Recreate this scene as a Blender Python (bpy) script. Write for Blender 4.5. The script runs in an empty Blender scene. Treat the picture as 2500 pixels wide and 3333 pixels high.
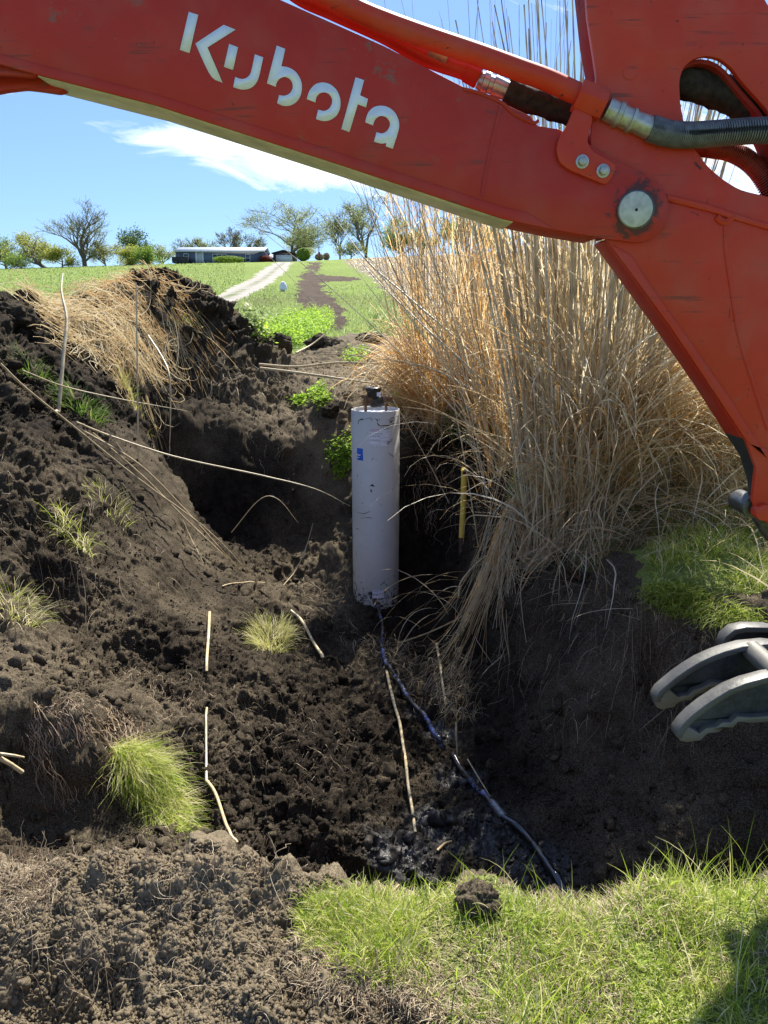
import bpy, bmesh, math, random
import numpy as np
from mathutils import Vector, Matrix
from mathutils.geometry import tessellate_polygon

# ---------------------------------------------------------------- camera, sky, sun
scene = bpy.context.scene
COL = scene.collection
TH = math.radians(15.0)
EYE = np.array((0.0, 0.0, 1.6))
cam_data = bpy.data.cameras.new("camera")
cam_data.sensor_fit = 'VERTICAL'
cam_data.sensor_height = 24.0
cam_data.lens = 24.0 * 2400.0 / 3333.0
cam_data.clip_start = 0.05
cam_data.clip_end = 3000
cam = bpy.data.objects.new("camera", cam_data)
cam.location = EYE
cam.rotation_euler = (math.radians(90) - TH, 0, 0)
COL.objects.link(cam)
scene.camera = cam

SUN_AZ = math.radians(17)      # to the right of straight ahead (+Y)
SUN_EL = math.radians(54)
world = bpy.data.worlds.new("World")
scene.world = world
world.use_nodes = True
wn, wl = world.node_tree.nodes, world.node_tree.links
wn.clear()
def build_world():
    out = wn.new('ShaderNodeOutputWorld')
    bg = wn.new('ShaderNodeBackground')
    sky = wn.new('ShaderNodeTexSky')
    sky.sky_type = 'NISHITA'
    sky.sun_disc = False
    sky.sun_elevation = SUN_EL
    sky.sun_rotation = SUN_AZ
    sky.air_density = 1.0
    sky.dust_density = 0.0
    sky.ozone_density = 2.5
    tc = wn.new('ShaderNodeTexCoord')
    sp = wn.new('ShaderNodeSeparateXYZ')
    wl.new(tc.outputs['Generated'], sp.inputs[0])
    def m(op, a, b=None, c=None, clamp=False):
        n = wn.new('ShaderNodeMath'); n.operation = op; n.use_clamp = clamp
        for i, v in enumerate((a, b, c)):
            if v is None: continue
            if isinstance(v, (int, float)): n.inputs[i].default_value = v
            else: wl.new(v, n.inputs[i])
        return n.outputs[0]
    yy = m('MAXIMUM', sp.outputs['Y'], 0.05)
    u = m('DIVIDE', sp.outputs['X'], yy)
    v = m('DIVIDE', sp.outputs['Z'], yy)
    cx = wn.new('ShaderNodeCombineXYZ')
    wl.new(m('MULTIPLY', u, 1.0), cx.inputs[0]); wl.new(m('MULTIPLY_ADD', u, 0.35, m('MULTIPLY', v, 2.6)), cx.inputs[1])
    n1 = wn.new('ShaderNodeTexNoise'); n1.inputs['Scale'].default_value = 7.0; n1.inputs['Detail'].default_value = 9
    n1.inputs['Roughness'].default_value = 0.68; n1.inputs['Distortion'].default_value = 0.9
    wl.new(cx.outputs[0], n1.inputs['Vector'])
    nz = n1.outputs['Fac']
    def blob(u0, v0, ru, rv, amp, tilt=0.0):
        du = m('DIVIDE', m('SUBTRACT', u, u0), ru)
        vv = m('MULTIPLY_ADD', m('SUBTRACT', u, u0), tilt, v)
        dv = m('DIVIDE', m('SUBTRACT', vv, v0), rv)
        r = m('ADD', m('MULTIPLY', du, du), m('MULTIPLY', dv, dv))
        return m('MULTIPLY', m('EXPONENT', m('MULTIPLY', r, -1.0)), amp)
    blobs = [(-0.10, .190, .20, .040, .70, .10), (-0.30, .215, .20, .014, .34, .13), (0.02, .175, .17, .030, .5, 0), (-.47, .262, .08, .010, .55, .05),
             (0.42, .15, .26, .13, .78, 0), (.30, .36, .22, .05, .35, .1), (.13, .10, .12, .012, .25, 0), (-.30, .60, .5, .12, .25, 0)]
    tot = None
    for b in blobs:
        o = blob(*b)
        tot = o if tot is None else m('ADD', tot, o)
    dens = m('SUBTRACT', m('MULTIPLY', m('ADD', tot, m('MULTIPLY', m('SUBTRACT', nz, .5), 2.0)), 1.9), .70, clamp=True)
    dens = m('MULTIPLY', dens, .97)
    dens = m('MULTIPLY', dens, m('GREATER_THAN', sp.outputs['Y'], 0.06))
    mix = wn.new('ShaderNodeMix'); mix.data_type = 'RGBA'
    # thin haze/tint of the sky itself stays with the sky texture
    hs = wn.new('ShaderNodeHueSaturation'); hs.inputs['Saturation'].default_value = SKY_SAT; hs.inputs['Value'].default_value = 1.0
    wl.new(sky.outputs[0], hs.inputs['Color'])
    # the spring haze is thin: the low sky is a little darker and bluer than the texture's
    cr = wn.new('ShaderNodeValToRGB'); e = cr.color_ramp.elements
    e[0].position = 0.0; e[0].color = (.35, .47, .68, 1); e[1].position = .75; e[1].color = (.93, .95, 1, 1)
    e2 = e.new(.30); e2.color = (.50, .60, .80, 1)
    wl.new(sp.outputs['Z'], cr.inputs[0])
    tm = wn.new('ShaderNodeMix'); tm.data_type = 'RGBA'; tm.blend_type = 'MULTIPLY'; tm.inputs[0].default_value = 1
    wl.new(hs.outputs[0], tm.inputs[6]); wl.new(cr.outputs[0], tm.inputs[7])
    wl.new(tm.outputs[2], mix.inputs[6])
    mix.inputs[7].default_value = CLOUD
    wl.new(dens, mix.inputs[0])
    wl.new(mix.outputs[2], bg.inputs['Color'])
    bg.inputs['Strength'].default_value = SKY_STR
    wl.new(bg.outputs[0], out.inputs['Surface'])
SKY_STR = 0.095
SKY_SAT = 0.88
CLOUD = (6.6, 6.9, 7.3, 1)
build_world()

sun_data = bpy.data.lights.new("sun", 'SUN')
sun_data.energy = 4.6
sun_data.angle = math.radians(0.5)
sun_data.color = (1.0, 0.95, 0.86)
sun = bpy.data.objects.new("sun", sun_data)
sd = Vector((math.sin(SUN_AZ) * math.cos(SUN_EL), math.cos(SUN_AZ) * math.cos(SUN_EL), math.sin(SUN_EL)))
sun.rotation_euler = sd.to_track_quat('Z', 'Y').to_euler()
sun.location = (3, 8, 12)
COL.objects.link(sun)

scene.view_settings.view_transform = 'Standard'
scene.view_settings.look = 'None'
scene.view_settings.gamma = 1
scene.view_settings.use_curve_mapping = False
scene.view_settings.exposure = 1.3
scene.render.engine = 'CYCLES'
scene.cycles.max_bounces = 6
scene.cycles.transparent_max_bounces = 8
scene.cycles.use_denoising = True

# ---------------------------------------------------------------- numpy noise
rng = np.random.default_rng(7)
def _hash(ix, iy, iz, s):
    h = (ix * 374761393 + iy * 668265263 + iz * 2147483647 + s * 974711) & 0xFFFFFFFF
    h = ((h ^ (h >> 13)) * 1274126177) & 0xFFFFFFFF
    h = (h ^ (h >> 16)) & 0xFFFFFFFF
    return h
def _h01(ix, iy, iz, s):
    return _hash(ix, iy, iz, s).astype(np.float32) / np.float32(4294967295.0)
def vnoise(P, s=0):
    f = np.floor(P); i = f.astype(np.int64); t = (P - f).astype(np.float32)
    t = t * t * (3 - 2 * t)
    out = 0
    for dx in (0, 1):
        for dy in (0, 1):
            for dz in (0, 1):
                w = (t[:, 0] if dx else 1 - t[:, 0]) * (t[:, 1] if dy else 1 - t[:, 1]) * (t[:, 2] if dz else 1 - t[:, 2])
                out = out + w * _h01(i[:, 0] + dx, i[:, 1] + dy, i[:, 2] + dz, s)
    return out * 2 - 1
def fbm(P, octs=4, s=0, gain=0.5):
    a = 1.0; out = 0; tot = 0
    for o in range(octs):
        out = out + a * vnoise(P * (2.03 ** o) + o * 17.3, s + o); tot += a; a *= gain
    return out / tot
def worley(P, s=0, two=False):
    """distance to the nearest feature point and that cell's random number"""
    f = np.floor(P); i = f.astype(np.int64); t = (P - f).astype(np.float32)
    best = np.full(len(P), 9.0, np.float32); sec = best.copy(); cid = np.zeros(len(P), np.float32)
    for dx in (-1, 0, 1):
        for dy in (-1, 0, 1):
            for dz in (-1, 0, 1):
                a, b, c = i[:, 0] + dx, i[:, 1] + dy, i[:, 2] + dz
                h = _hash(a, b, c, s)
                jx = (h & 1023).astype(np.float32) / 1023; jy = ((h >> 10) & 1023).astype(np.float32) / 1023
                jz = ((h >> 20) & 1023).astype(np.float32) / 1023
                d = (dx + jx - t[:, 0]) ** 2 + (dy + jy - t[:, 1]) ** 2 + (dz + jz - t[:, 2]) ** 2
                k = d < best
                sec = np.where(k, best, np.minimum(sec, d))
                best = np.where(k, d, best); cid = np.where(k, ((h >> 7) & 1023).astype(np.float32) / 1023, cid)
    if two: return np.sqrt(best), cid, np.sqrt(sec)
    return np.sqrt(best), cid
def sstep(a, b, x):
    t = np.clip((x - a) / (b - a), 0, 1)
    return t * t * (3 - 2 * t)

# ---------------------------------------------------------------- rays through the photograph (coordinates of a 1659 px wide view)
FD = 2400.0 * 1659 / 2500
def ray(x, y):
    u = (x - 829.5) / FD; v = (1106 - y) / FD
    return np.array((u, math.cos(TH) + v * math.sin(TH), -math.sin(TH) + v * math.cos(TH)))
def at_Y(x, y, Y):
    d = ray(x, y)
    return EYE + d * (Y / d[1])
def at_z(x, y, z):
    d = ray(x, y)
    return EYE + d * ((z - EYE[2]) / d[2])

# ---------------------------------------------------------------- terrain
_py = np.array([-40, 0, 2, 4, 7, 10, 12, 20, 30, 55, 80, 100, 125, 150, 165, 185, 260, 420, 900.])
_pz = np.array([-.6, 0, 0.0, .1, .38, .62, .78, 1.15, 1.75, 3.25, 5.2, 7.0, 9.2, 11.3, 12.0, 12.0, 9.0, 2, -12.])
_Y = np.linspace(-40, 900, 9401)
_Z = np.interp(_Y, _py, _pz)
_k = np.hanning(41); _k /= _k.sum()
_Zs = np.convolve(np.pad(_Z, 20, mode='edge'), _k, 'valid')
_w = sstep(8, 20, _Y)
_k2 = np.hanning(201); _k2 /= _k2.sum()
_Zs2 = np.convolve(np.pad(_Z, 100, mode='edge'), _k2, 'valid')
_PROF = _Zs * (1 - _w) + (_w) * (_Zs2 * sstep(15, 60, _Y) + _Zs * (1 - sstep(15, 60, _Y)))
def hill(X, Y):
    z = np.interp(Y, _Y, _PROF)
    til = np.interp(X, [-400, -120, -75, -32, -18, 15, 60, 400], [-4, -1.8, -1.2, 0, .2, 1.6, 2.1, 0])
    return z + til * sstep(20, 150, Y)

CP = []      # control points: world x, y, z
for (x, y, D) in [
    # pit floor
    (815,1310,6.72),(760,1300,6.8),(700,1290,6.85),(640,1260,7.2),(600,1205,7.55),(540,1215,7.2),(870,1290,6.85),(930,1270,7.0),
    (720,1180,7.35),(745,1160,7.5),(690,1210,7.4),
    (820,1400,5.85),(850,1500,5.0),(900,1600,4.45),(1000,1700,3.88),(1100,1780,3.5),(1180,1860,3.18),(960,1500,5.0),(980,1600,4.45),
    (950,1400,5.75),(700,1700,3.65),(600,1600,4.0),(780,1600,4.3),(500,1500,4.5),(450,1400,4.95),(600,1400,5.5),(700,1380,5.8),(500,1300,5.75),
    (600,1320,5.95),(800,1700,3.8),(900,1780,3.45),(620,1760,3.2),(680,1650,3.85),(560,1700,3.55),(440,1600,3.95),(820,1850,3.0),(960,1850,3.15),
    (700,1800,3.05),
    # hollow behind the bank, its dark cut wall and the mound above
    (420,1195,6.3),(735,1040,8.2),(720,1100,8.0),(740,900,8.7),(700,860,8.9),
    (330,1010,7.95),(330,930,8.1),(330,860,8.22),(330,800,8.45),(330,700,9.1),(325,604,9.8),
    (400,1100,7.9),(400,980,8.15),(400,905,8.25),(400,865,8.6),(400,800,8.95),(400,700,9.3),(380,597,10.0),(425,610,10.1),
    (470,1150,7.75),(500,1000,8.25),(500,930,8.35),(500,870,8.85),(500,800,9.25),(495,680,10.0),(540,735,10.0),
    (550,1160,7.8),(600,1165,7.8),(600,1000,8.25),(600,950,8.4),(600,880,9.05),(600,830,9.5),(600,775,10.1),(650,1170,7.8),(660,1000,8.3),(660,900,8.8),(660,860,9.2),(640,785,10.4),
    (250,900,7.1),(250,860,7.3),(250,800,7.75),(250,700,8.55),(250,628,9.2),(300,900,7.4),(300,800,8.05),(300,700,8.85),(290,618,9.5),
    (200,900,6.7),(200,850,7.0),(200,780,7.6),(200,700,8.3),(200,645,8.9),(150,672,8.6),
    (120,940,6.0),(120,880,6.35),(120,800,6.9),(120,740,7.6),(110,692,8.2),
    (50,930,5.7),(50,850,6.15),(50,750,6.95),(50,690,7.4),(50,645,7.7),(15,645,7.5),(80,690,7.8),
    (0,900,5.6),(0,800,6.05),(0,700,6.85),(-60,650,7.1),(-100,1000,4.8),(-100,800,5.7),
    # bank on the left
    (300,955,6.8),(350,1080,6.55),(385,1150,6.4),(250,1000,6.3),(200,960,6.2),(100,1000,5.6),(0,1000,5.1),(200,1100,5.5),(300,1150,5.75),
    (100,1150,4.9),(0,1150,4.5),(300,1250,5.35),(230,1290,4.95),(255,1338,4.76),(330,1345,4.92),(280,1418,4.60),(340,1428,4.70),(90,1212,4.74),(170,1212,4.88),(95,1345,4.56),(170,1355,4.62),(100,1300,4.64),(0,1300,4.1),(400,1300,5.6),
    (200,1450,4.15),(100,1400,3.95),(0,1450,3.6),
    # slope behind the pipe
    (760,830,9.5),(700,790,10.5),(820,800,10.2),(760,870,8.9),(830,850,9.0),(780,760,12),(720,740,13),
    # roots wall left
    (100,1530,3.38),(0,1540,3.22),(250,1575,3.60),(180,1550,3.45),(-90,1560,3.1),(50,1740,3.18),(150,1750,3.28),(300,1750,3.36),(390,1750,3.45),(480,1780,3.28),(0,1740,3.1),(-80,1740,2.95),
    (380,1660,3.75),(320,1610,3.66),(330,1700,3.55),(150,1840,3.0),(300,1840,3.0),(450,1840,3.0),(0,1840,2.9),
    # foreground lip
    (0,1865,2.05),(-150,1860,2.1),(150,1850,2.04),(300,1832,1.98),(450,1832,1.96),(600,1865,1.9),(690,1905,1.84),
    (0,1980,1.76),(150,2000,1.72),(300,1980,1.74),(450,1980,1.72),(600,2000,1.70),
    (40,2080,1.63),(150,2060,1.66),(0,2212,1.56),(150,2212,1.55),(260,2180,1.54),(330,2080,1.60),(420,2160,1.47),(560,2150,1.45),(600,2060,1.6),
    (400,2230,1.36),
    # right wall under the reeds and ledge
    (1390,1300,3.86),(1550,1345,3.56),(1680,1362,3.48),(1900,1380,3.45),(1300,1210,4.45),(1200,1165,4.8),(1110,1090,5.35),(1060,1020,6.2),(1000,965,7.0),
    (900,950,7.6),(870,870,8.3),(950,1250,7.1),(1000,1290,6.5),(1000,1400,5.6),(1050,1550,4.62),(1150,1700,3.75),(1250,1830,3.25),
    (1400,1860,3.02),(1659,1900,2.85),(1850,1940,2.75),(1200,1400,4.5),(1300,1600,3.78),(1400,1500,3.8),(1600,1500,3.42),(1650,1700,3.1),(1500,1700,3.25),
    (1250,1300,4.8),(1150,1300,5.25),(1100,1200,5.8),(1050,1150,6.2),(1000,1100,6.9),(930,1100,7.4),
]:
    CP.append(at_Y(x, y, D))
for x in (-2.6,-2.0,-1.5,-1.1,-.7,-.35): CP.append((x, 2.35, -.75)); CP.append((x, 2.1, -.35)); CP.append((x, 2.7, -.9))
for x in (-.1,.3,.8,1.2,1.7,2.3,3.0): CP.append((x, 2.06, -.6)); CP.append((x, 2.4, -1.0)); CP.append((x, 1.84, -.02)); CP.append((x, 2.75, -1.1))
for x in (-3,-2,-1,-.2,.4,.9,1.5,2.2,3.2): CP.append((x, 1.1, 0.0)); CP.append((x,.4,0.0))
for x in (.0,.4,.8,1.2,1.7,2.4): CP.append((x, 1.5, 0.0))
for (X, Y, dz) in [(1.6,4.3,.04),(2.5,4.2,0),(3.6,4.2,0),(1.5,5.2,.05),(2.6,5.4,0),(4.2,5.5,0),(1.3,6.2,.03),(2.4,7,0),(4,7,0),(1.1,7.4,.0),(1.5,8.6,0),(3,9,0),
                  (1.2,10,0),(4.5,10,0),(5,3.5,0),(2.6,2.5,-1.0-.02),(3.4,2.6,-1.0),(4.2,2.6,-.9),(3.4,3.5,-.0),(4.5,3.4,0)]:
    CP.append((X, Y, float(hill(X, Y)) + dz))
# back of the mound, falling to the field
for (X, Y, dz) in [(-2.8,10.9,.8),(-2.0,11.0,.45),(-3.3,10.4,.8),(-2.8,11.9,.1),(-4.3,11.4,.05),(-1.5,11.9,.1),(-3.9,9.8,.35),(-4.2,9.2,.4),(-4.9,9.6,.1),(-4.5,8.4,.7),(-5.2,7,.6),
                   (-4.6,6.3,1.15),(-6.2,8,.1),(-6,6,.5),(-4.6,5.3,.9),(-7.5,6,0),(-5.5,4,.3),(-4.3,4,.35),(-7,4,0),(-3.6,3,-.3),(-4.4,2.4,.0),(-3.4,2.1,-.1),(-5.5,2.5,0)]:
    CP.append((X, Y, float(hill(X, Y)) + dz))
for X in np.arange(-9, 7.1, 1.6):
    for Y in (13.5, 15.5): CP.append((X, Y, float(hill(X, Y))))
for Y in np.arange(-1, 14, 1.6):
    CP.append((-9.5, Y, float(hill(-9.5, Y)))); CP.append((7.5, Y, float(hill(7.5, Y))))
CP = np.array(CP, float)
_res = CP[:, 2] - hill(CP[:, 0], CP[:, 1])
def _kern(a, b):
    d = np.sqrt((a[:, None, 0] - b[None, :, 0]) ** 2 + (a[:, None, 1] - b[None, :, 1]) ** 2 + 0.03 ** 2)
    return d
_n = len(CP)
_A = np.zeros((_n + 1, _n + 1)); _A[:_n, :_n] = -_kern(CP, CP) + np.eye(_n) * 0.015; _A[:_n, _n] = 1; _A[_n, :_n] = 1
_coef = np.linalg.solve(_A, np.concatenate([_res, [0]]))
# tabulate the smooth terrain on a 2.5 cm grid
_gx = np.arange(-9.5, 7.51, .025); _gy = np.arange(-1, 15.51, .025)
_GX, _GY = np.meshgrid(_gx, _gy)
_pts = np.stack([_GX.ravel(), _GY.ravel()], 1)
_tab = np.concatenate([-_kern(_pts[i:i + 40000], CP) @ _coef[:_n] + _coef[_n] for i in range(0, len(_pts), 40000)]).reshape(_GX.shape)
_ed = sstep(-9.5, -8, _GX) * sstep(7.5, 6.3, _GX) * sstep(15.5, 13.5, _GY) * sstep(-1, .3, _GY)
_tab = (_tab * _ed).astype(np.float32)
def resid(X, Y):
    X = np.asarray(X, float); Y = np.asarray(Y, float)
    fx = np.clip((X + 9.5) / .025, 0, len(_gx) - 1.001); fy = np.clip((Y + 1) / .025, 0, len(_gy) - 1.001)
    ix = fx.astype(int); iy = fy.astype(int); tx = fx - ix; ty = fy - iy
    return (_tab[iy, ix] * (1 - tx) * (1 - ty) + _tab[iy, ix + 1] * tx * (1 - ty) + _tab[iy + 1, ix] * (1 - tx) * ty + _tab[iy + 1, ix + 1] * tx * ty)
def H(X, Y):
    return hill(X, Y) + resid(X, Y)
_fn = [None]
def hit(x, y, lift=0.0, height=None):
    """where the sight line through a point of the photograph meets the ground"""
    d = ray(x, y); d = d / d[1]
    Ys = np.exp(np.linspace(math.log(1.15), math.log(260), 5200))
    P = EYE[None] + d[None] * Ys[:, None]
    g = (height or H)(P[:, 0], P[:, 1])
    k = np.nonzero(P[:, 2] <= g + lift)[0]
    i = k[0] if len(k) else len(Ys) - 1
    return P[i].copy()
def inpoly(X, Y, poly):
    c = np.zeros(X.shape, bool); n = len(poly); j = n - 1
    for i in range(n):
        xi, yi = poly[i][0], poly[i][1]; xj, yj = poly[j][0], poly[j][1]
        if yi != yj:
            c ^= ((yi > Y) != (yj > Y)) & (X < (xj - xi) * (Y - yi) / (yj - yi) + xi)
        j = i
    return c
# ---------------------------------------------------------------- materials
def newmat(name):
    m = bpy.data.materials.new(name); m.use_nodes = True
    nt = m.node_tree; nt.nodes.clear()
    out = nt.nodes.new('ShaderNodeOutputMaterial')
    return m, nt, out
class NT:
    def __init__(s, nt): s.nt = nt
    def n(s, t, **k):
        o = s.nt.nodes.new(t)
        for a, b in k.items(): setattr(o, a, b)
        return o
    def l(s, a, b): s.nt.links.new(a, b)
    def noise(s, scale, detail=6, rough=.6, coord=None, dist=0.0):
        o = s.n('ShaderNodeTexNoise'); o.inputs['Scale'].default_value = scale; o.inputs['Detail'].default_value = detail
        o.inputs['Roughness'].default_value = rough; o.inputs['Distortion'].default_value = dist
        if coord is not None: s.l(coord, o.inputs['Vector'])
        return o.outputs['Fac']
    def ramp(s, fac, stops, interp='LINEAR'):
        o = s.n('ShaderNodeValToRGB'); cr = o.color_ramp; cr.interpolation = interp
        while len(cr.elements) > 1: cr.elements.remove(cr.elements[-1])
        cr.elements[0].position = stops[0][0]; cr.elements[0].color = (*stops[0][1], 1)
        for p, c in stops[1:]:
            e = cr.elements.new(p); e.color = (*c, 1)
        s.l(fac, o.inputs[0]); return o.outputs[0]
    def mix(s, fac, a, b, mode='MIX'):
        o = s.n('ShaderNodeMix', data_type='RGBA', blend_type=mode)
        for i, v in ((0, fac), (6, a), (7, b)):
            if isinstance(v, (int, float)): o.inputs[i].default_value = v
            elif isinstance(v, tuple): o.inputs[i].default_value = (*v, 1) if len(v) == 3 else v
            else: s.l(v, o.inputs[i])
        return o.outputs[2]
    def math(s, op, a, b=None, clamp=False):
        o = s.n('ShaderNodeMath', operation=op, use_clamp=clamp)
        for i, v in enumerate((a, b)):
            if v is None: continue
            if isinstance(v, (int, float)): o.inputs[i].default_value = v
            else: s.l(v, o.inputs[i])
        return o.outputs[0]
    def rng(s, v, a, b, c, d):
        o = s.n('ShaderNodeMapRange'); s.l(v, o.inputs[0])
        for i, x in enumerate((a, b, c, d)): o.inputs[i + 1].default_value = x
        return o.outputs[0]
    def bump(s, h, strength=.5, dist=.01):
        o = s.n('ShaderNodeBump'); o.inputs['Strength'].default_value = strength; o.inputs['Distance'].default_value = dist
        s.l(h, o.inputs['Height']); return o.outputs[0]
    def obj(s): return s.n('ShaderNodeTexCoord').outputs['Object']
    def pos(s): return s.n('ShaderNodeNewGeometry').outputs['Position']
    def attr(s, name): return s.n('ShaderNodeAttribute', attribute_name=name).outputs['Fac']
    def bsdf(s, col, rough=.6, metal=0.0, normal=None, spec=None, coat=None):
        o = s.n('ShaderNodeBsdfPrincipled')
        for k, v in (('Base Color', col), ('Roughness', rough), ('Metallic', metal), ('Specular IOR Level', spec), ('Coat Weight', coat)):
            if v is None: continue
            if isinstance(v, (int, float)): o.inputs[k].default_value = v
            elif isinstance(v, tuple): o.inputs[k].default_value = (*v, 1)
            else: s.l(v, o.inputs[k])
        if normal is not None: s.l(normal, o.inputs['Normal'])
        return o.outputs[0]
def plain(name, col, rough=.5, metal=0, var=.15, scale=30, spec=.5):
    m, nt, out = newmat(name); N = NT(nt)
    c = N.obj()
    f = N.noise(scale, 5, .6, c)
    col2 = tuple(v * (1 - var) for v in col); col3 = tuple(min(1, v * (1 + var)) for v in col)
    cc = N.ramp(f, [(.3, col2), (.7, col3)])
    N.l(N.bsdf(cc, N.rng(f, .3, .7, rough * .85, min(1, rough * 1.15)), metal, spec=spec), out.inputs[0]); return m
def plantmat(name, stops, trans=.45, rough=.55, along=None, spec=.3, patch=None):
    """blades and leaves: colour by a random number per blade, thin enough for light to come through"""
    m, nt, out = newmat(name); N = NT(nt)
    c = N.ramp(N.attr('rnd'), stops)
    if along: c = N.mix(N.attr('tip'), c, along)
    if patch: c = N.mix(N.rng(N.noise(patch[0], 4, .6, N.pos()), .4, .6, 0, .8), c, N.mix(.5, c, patch[1]))
    b = N.bsdf(c, rough, spec=spec)
    t = N.n('ShaderNodeBsdfTranslucent'); N.l(c, t.inputs[0])
    mx = N.n('ShaderNodeMixShader'); mx.inputs[0].default_value = trans
    N.l(b, mx.inputs[1]); N.l(t.outputs[0], mx.inputs[2]); N.l(mx.outputs[0], out.inputs[0]); return m
def soilmat(name='soil', clod=False):
    m, nt, out = newmat(name); N = NT(nt)
    p = N.pos()
    big = N.noise(1.6, 5, .62, p); mid = N.noise(14, 6, .65, p); fine = N.noise(140, 5, .7, p); vfine = N.noise(420, 3, .7, p)
    dark = N.mix(N.rng(mid, .35, .65, 0, 1), (.0065, .0048, .0035), (.021, .0152, .0102))
    dry = N.mix(N.rng(fine, .3, .7, 0, 1), (.074, .057, .036), (.245, .198, .130))
    a = N.attr('dry')          # 0 = moist black earth and painted hollow shade, 1 = dried crumbs and painted light
    w = N.math('ADD', a, N.rng(big, .3, .7, -.25, .25))
    w = N.math('ADD', w, N.rng(fine, .3, .7, -.38, .38))
    w = N.math('MULTIPLY', w, 1.0, clamp=True)
    col = N.mix(w, dark, dry)
    pale = N.rng(vfine, .62, .74, 0, .5)
    col = N.mix(N.math('MULTIPLY', pale, w), col, (.42, .355, .25))
    wet = N.attr('wet')
    col = N.mix(N.math('MULTIPLY', wet, .85), col, (.010, .0075, .006))
    wf = N.math('MULTIPLY', wet, N.rng(mid, .38, .62, .35, 1))
    rough = N.rng(wf, 0, 1, .95, .16)
    h = N.math('ADD', N.math('MULTIPLY', fine, .6), N.math('MULTIPLY', vfine, .4))
    nb = N.bump(h, .75, .006)
    spec = N.rng(wf, 0, 1, .12, .75)
    N.l(N.bsdf(col, rough, normal=nb, spec=spec), out.inputs[0]); return m
M = {}
M['soil'] = soilmat()
def fieldmat():
    m, nt, out = newmat('field_grass'); N = NT(nt); p = N.pos()
    a = N.noise(.05, 6, .6, p); b = N.noise(.9, 6, .7, p); c = N.noise(9, 4, .7, p)
    g1 = N.mix(N.rng(a, .38, .62, 0, 1), (.16, .22, .05), (.21, .28, .065))
    g2 = N.mix(N.rng(b, .35, .65, 0, .7), g1, (.26, .33, .08))
    g3 = N.mix(N.rng(c, .4, .7, 0, .6), g2, (.11, .17, .03))
    d = N.mix(N.attr('dry'), g3, N.mix(N.rng(c, .3, .7, 0, 1), (.17, .13, .07), (.10, .12, .035)))
    N.l(N.bsdf(d, .9, normal=N.bump(c, 1, .15), spec=.1), out.inputs[0]); return m
M['field'] = fieldmat()
def gravelmat():
    m, nt, out = newmat('gravel'); N = NT(nt); p = N.pos()
    b = N.noise(.5, 6, .7, p); c = N.noise(6, 5, .8, p)
    col = N.mix(N.rng(c, .3, .7, 0, 1), (.20, .18, .155), (.47, .44, .40))
    col = N.mix(N.rng(b, .5, .7, 0, .55), col, (.30, .25, .16))
    col = N.mix(N.attr('wet'), col, (.10, .13, .04))
    N.l(N.bsdf(col, .9, normal=N.bump(c, 1, .05), spec=.15), out.inputs[0]); return m
M['gravel'] = gravelmat()
def stubmat():
    m, nt, out = newmat('stubble'); N = NT(nt); p = N.pos()
    b = N.noise(.3, 5, .7, p); c = N.noise(3.2, 6, .85, p)
    col = N.ramp(c, [(.36, (.07, .05, .033)), (.5, (.20, .165, .12)), (.6, (.48, .43, .35))])
    col = N.mix(N.rng(b, .5, .75, 0, .4), col, (.12, .12, .05))
    N.l(N.bsdf(col, .95, normal=N.bump(c, 1, .2), spec=.1), out.inputs[0]); return m
M['stubble'] = stubmat()
def trackmat():
    m, nt, out = newmat('track_soil'); N = NT(nt); p = N.pos()
    b = N.noise(.8, 5, .7, p); c = N.noise(7, 6, .8, p)
    col = N.mix(N.rng(c, .3, .7, 0, 1), (.045, .033, .024), (.125, .094, .070))
    col = N.mix(N.rng(b, .4, .7, 0, .5), col, (.14, .11, .085))
    N.l(N.bsdf(col, .95, normal=N.bump(c, 1, .12), spec=.1), out.inputs[0]); return m
M['track'] = trackmat()
M['grass'] = plantmat('grass', [(0, (.08, .145, .014)), (.25, (.22, .33, .03)), (.5, (.42, .51, .06)), (.68, (.58, .60, .16)), (.82, (.70, .63, .32)), (1, (.82, .75, .52))], .5)
M['grass_dark'] = plantmat('grass_dark', [(0, (.05, .12, .015)), (.6, (.13, .24, .035)), (.9, (.24, .34, .06)), (1, (.4, .38, .18))], .5)
M['meadow'] = plantmat('meadow', [(0, (.15, .23, .055)), (.5, (.27, .35, .10)), (.8, (.38, .44, .19)), (1, (.54, .55, .36))], .5)
M['straw'] = plantmat('straw', [(0, (.34, .22, .09)), (.22, (.56, .42, .22)), (.6, (.76, .62, .38)), (.85, (.83, .74, .53)), (1, (.88, .83, .68))], .6)
M['straw_gold'] = plantmat('straw_gold', [(0, (.42, .20, .05)), (.22, (.64, .38, .13)), (.6, (.76, .55, .27)), (.85, (.82, .68, .42)), (1, (.86, .77, .56))], .62)
M['litter'] = plantmat('litter', [(0, (.12, .08, .045)), (.5, (.33, .25, .16)), (1, (.6, .5, .34))], .2)
M['root'] = plantmat('root', [(0, (.16, .10, .06)), (.5, (.38, .27, .17)), (1, (.62, .50, .35))], .2)
M['weed'] = plantmat('weed', [(0, (.14, .26, .02)), (.5, (.32, .50, .04)), (1, (.50, .66, .09))], .55)
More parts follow.
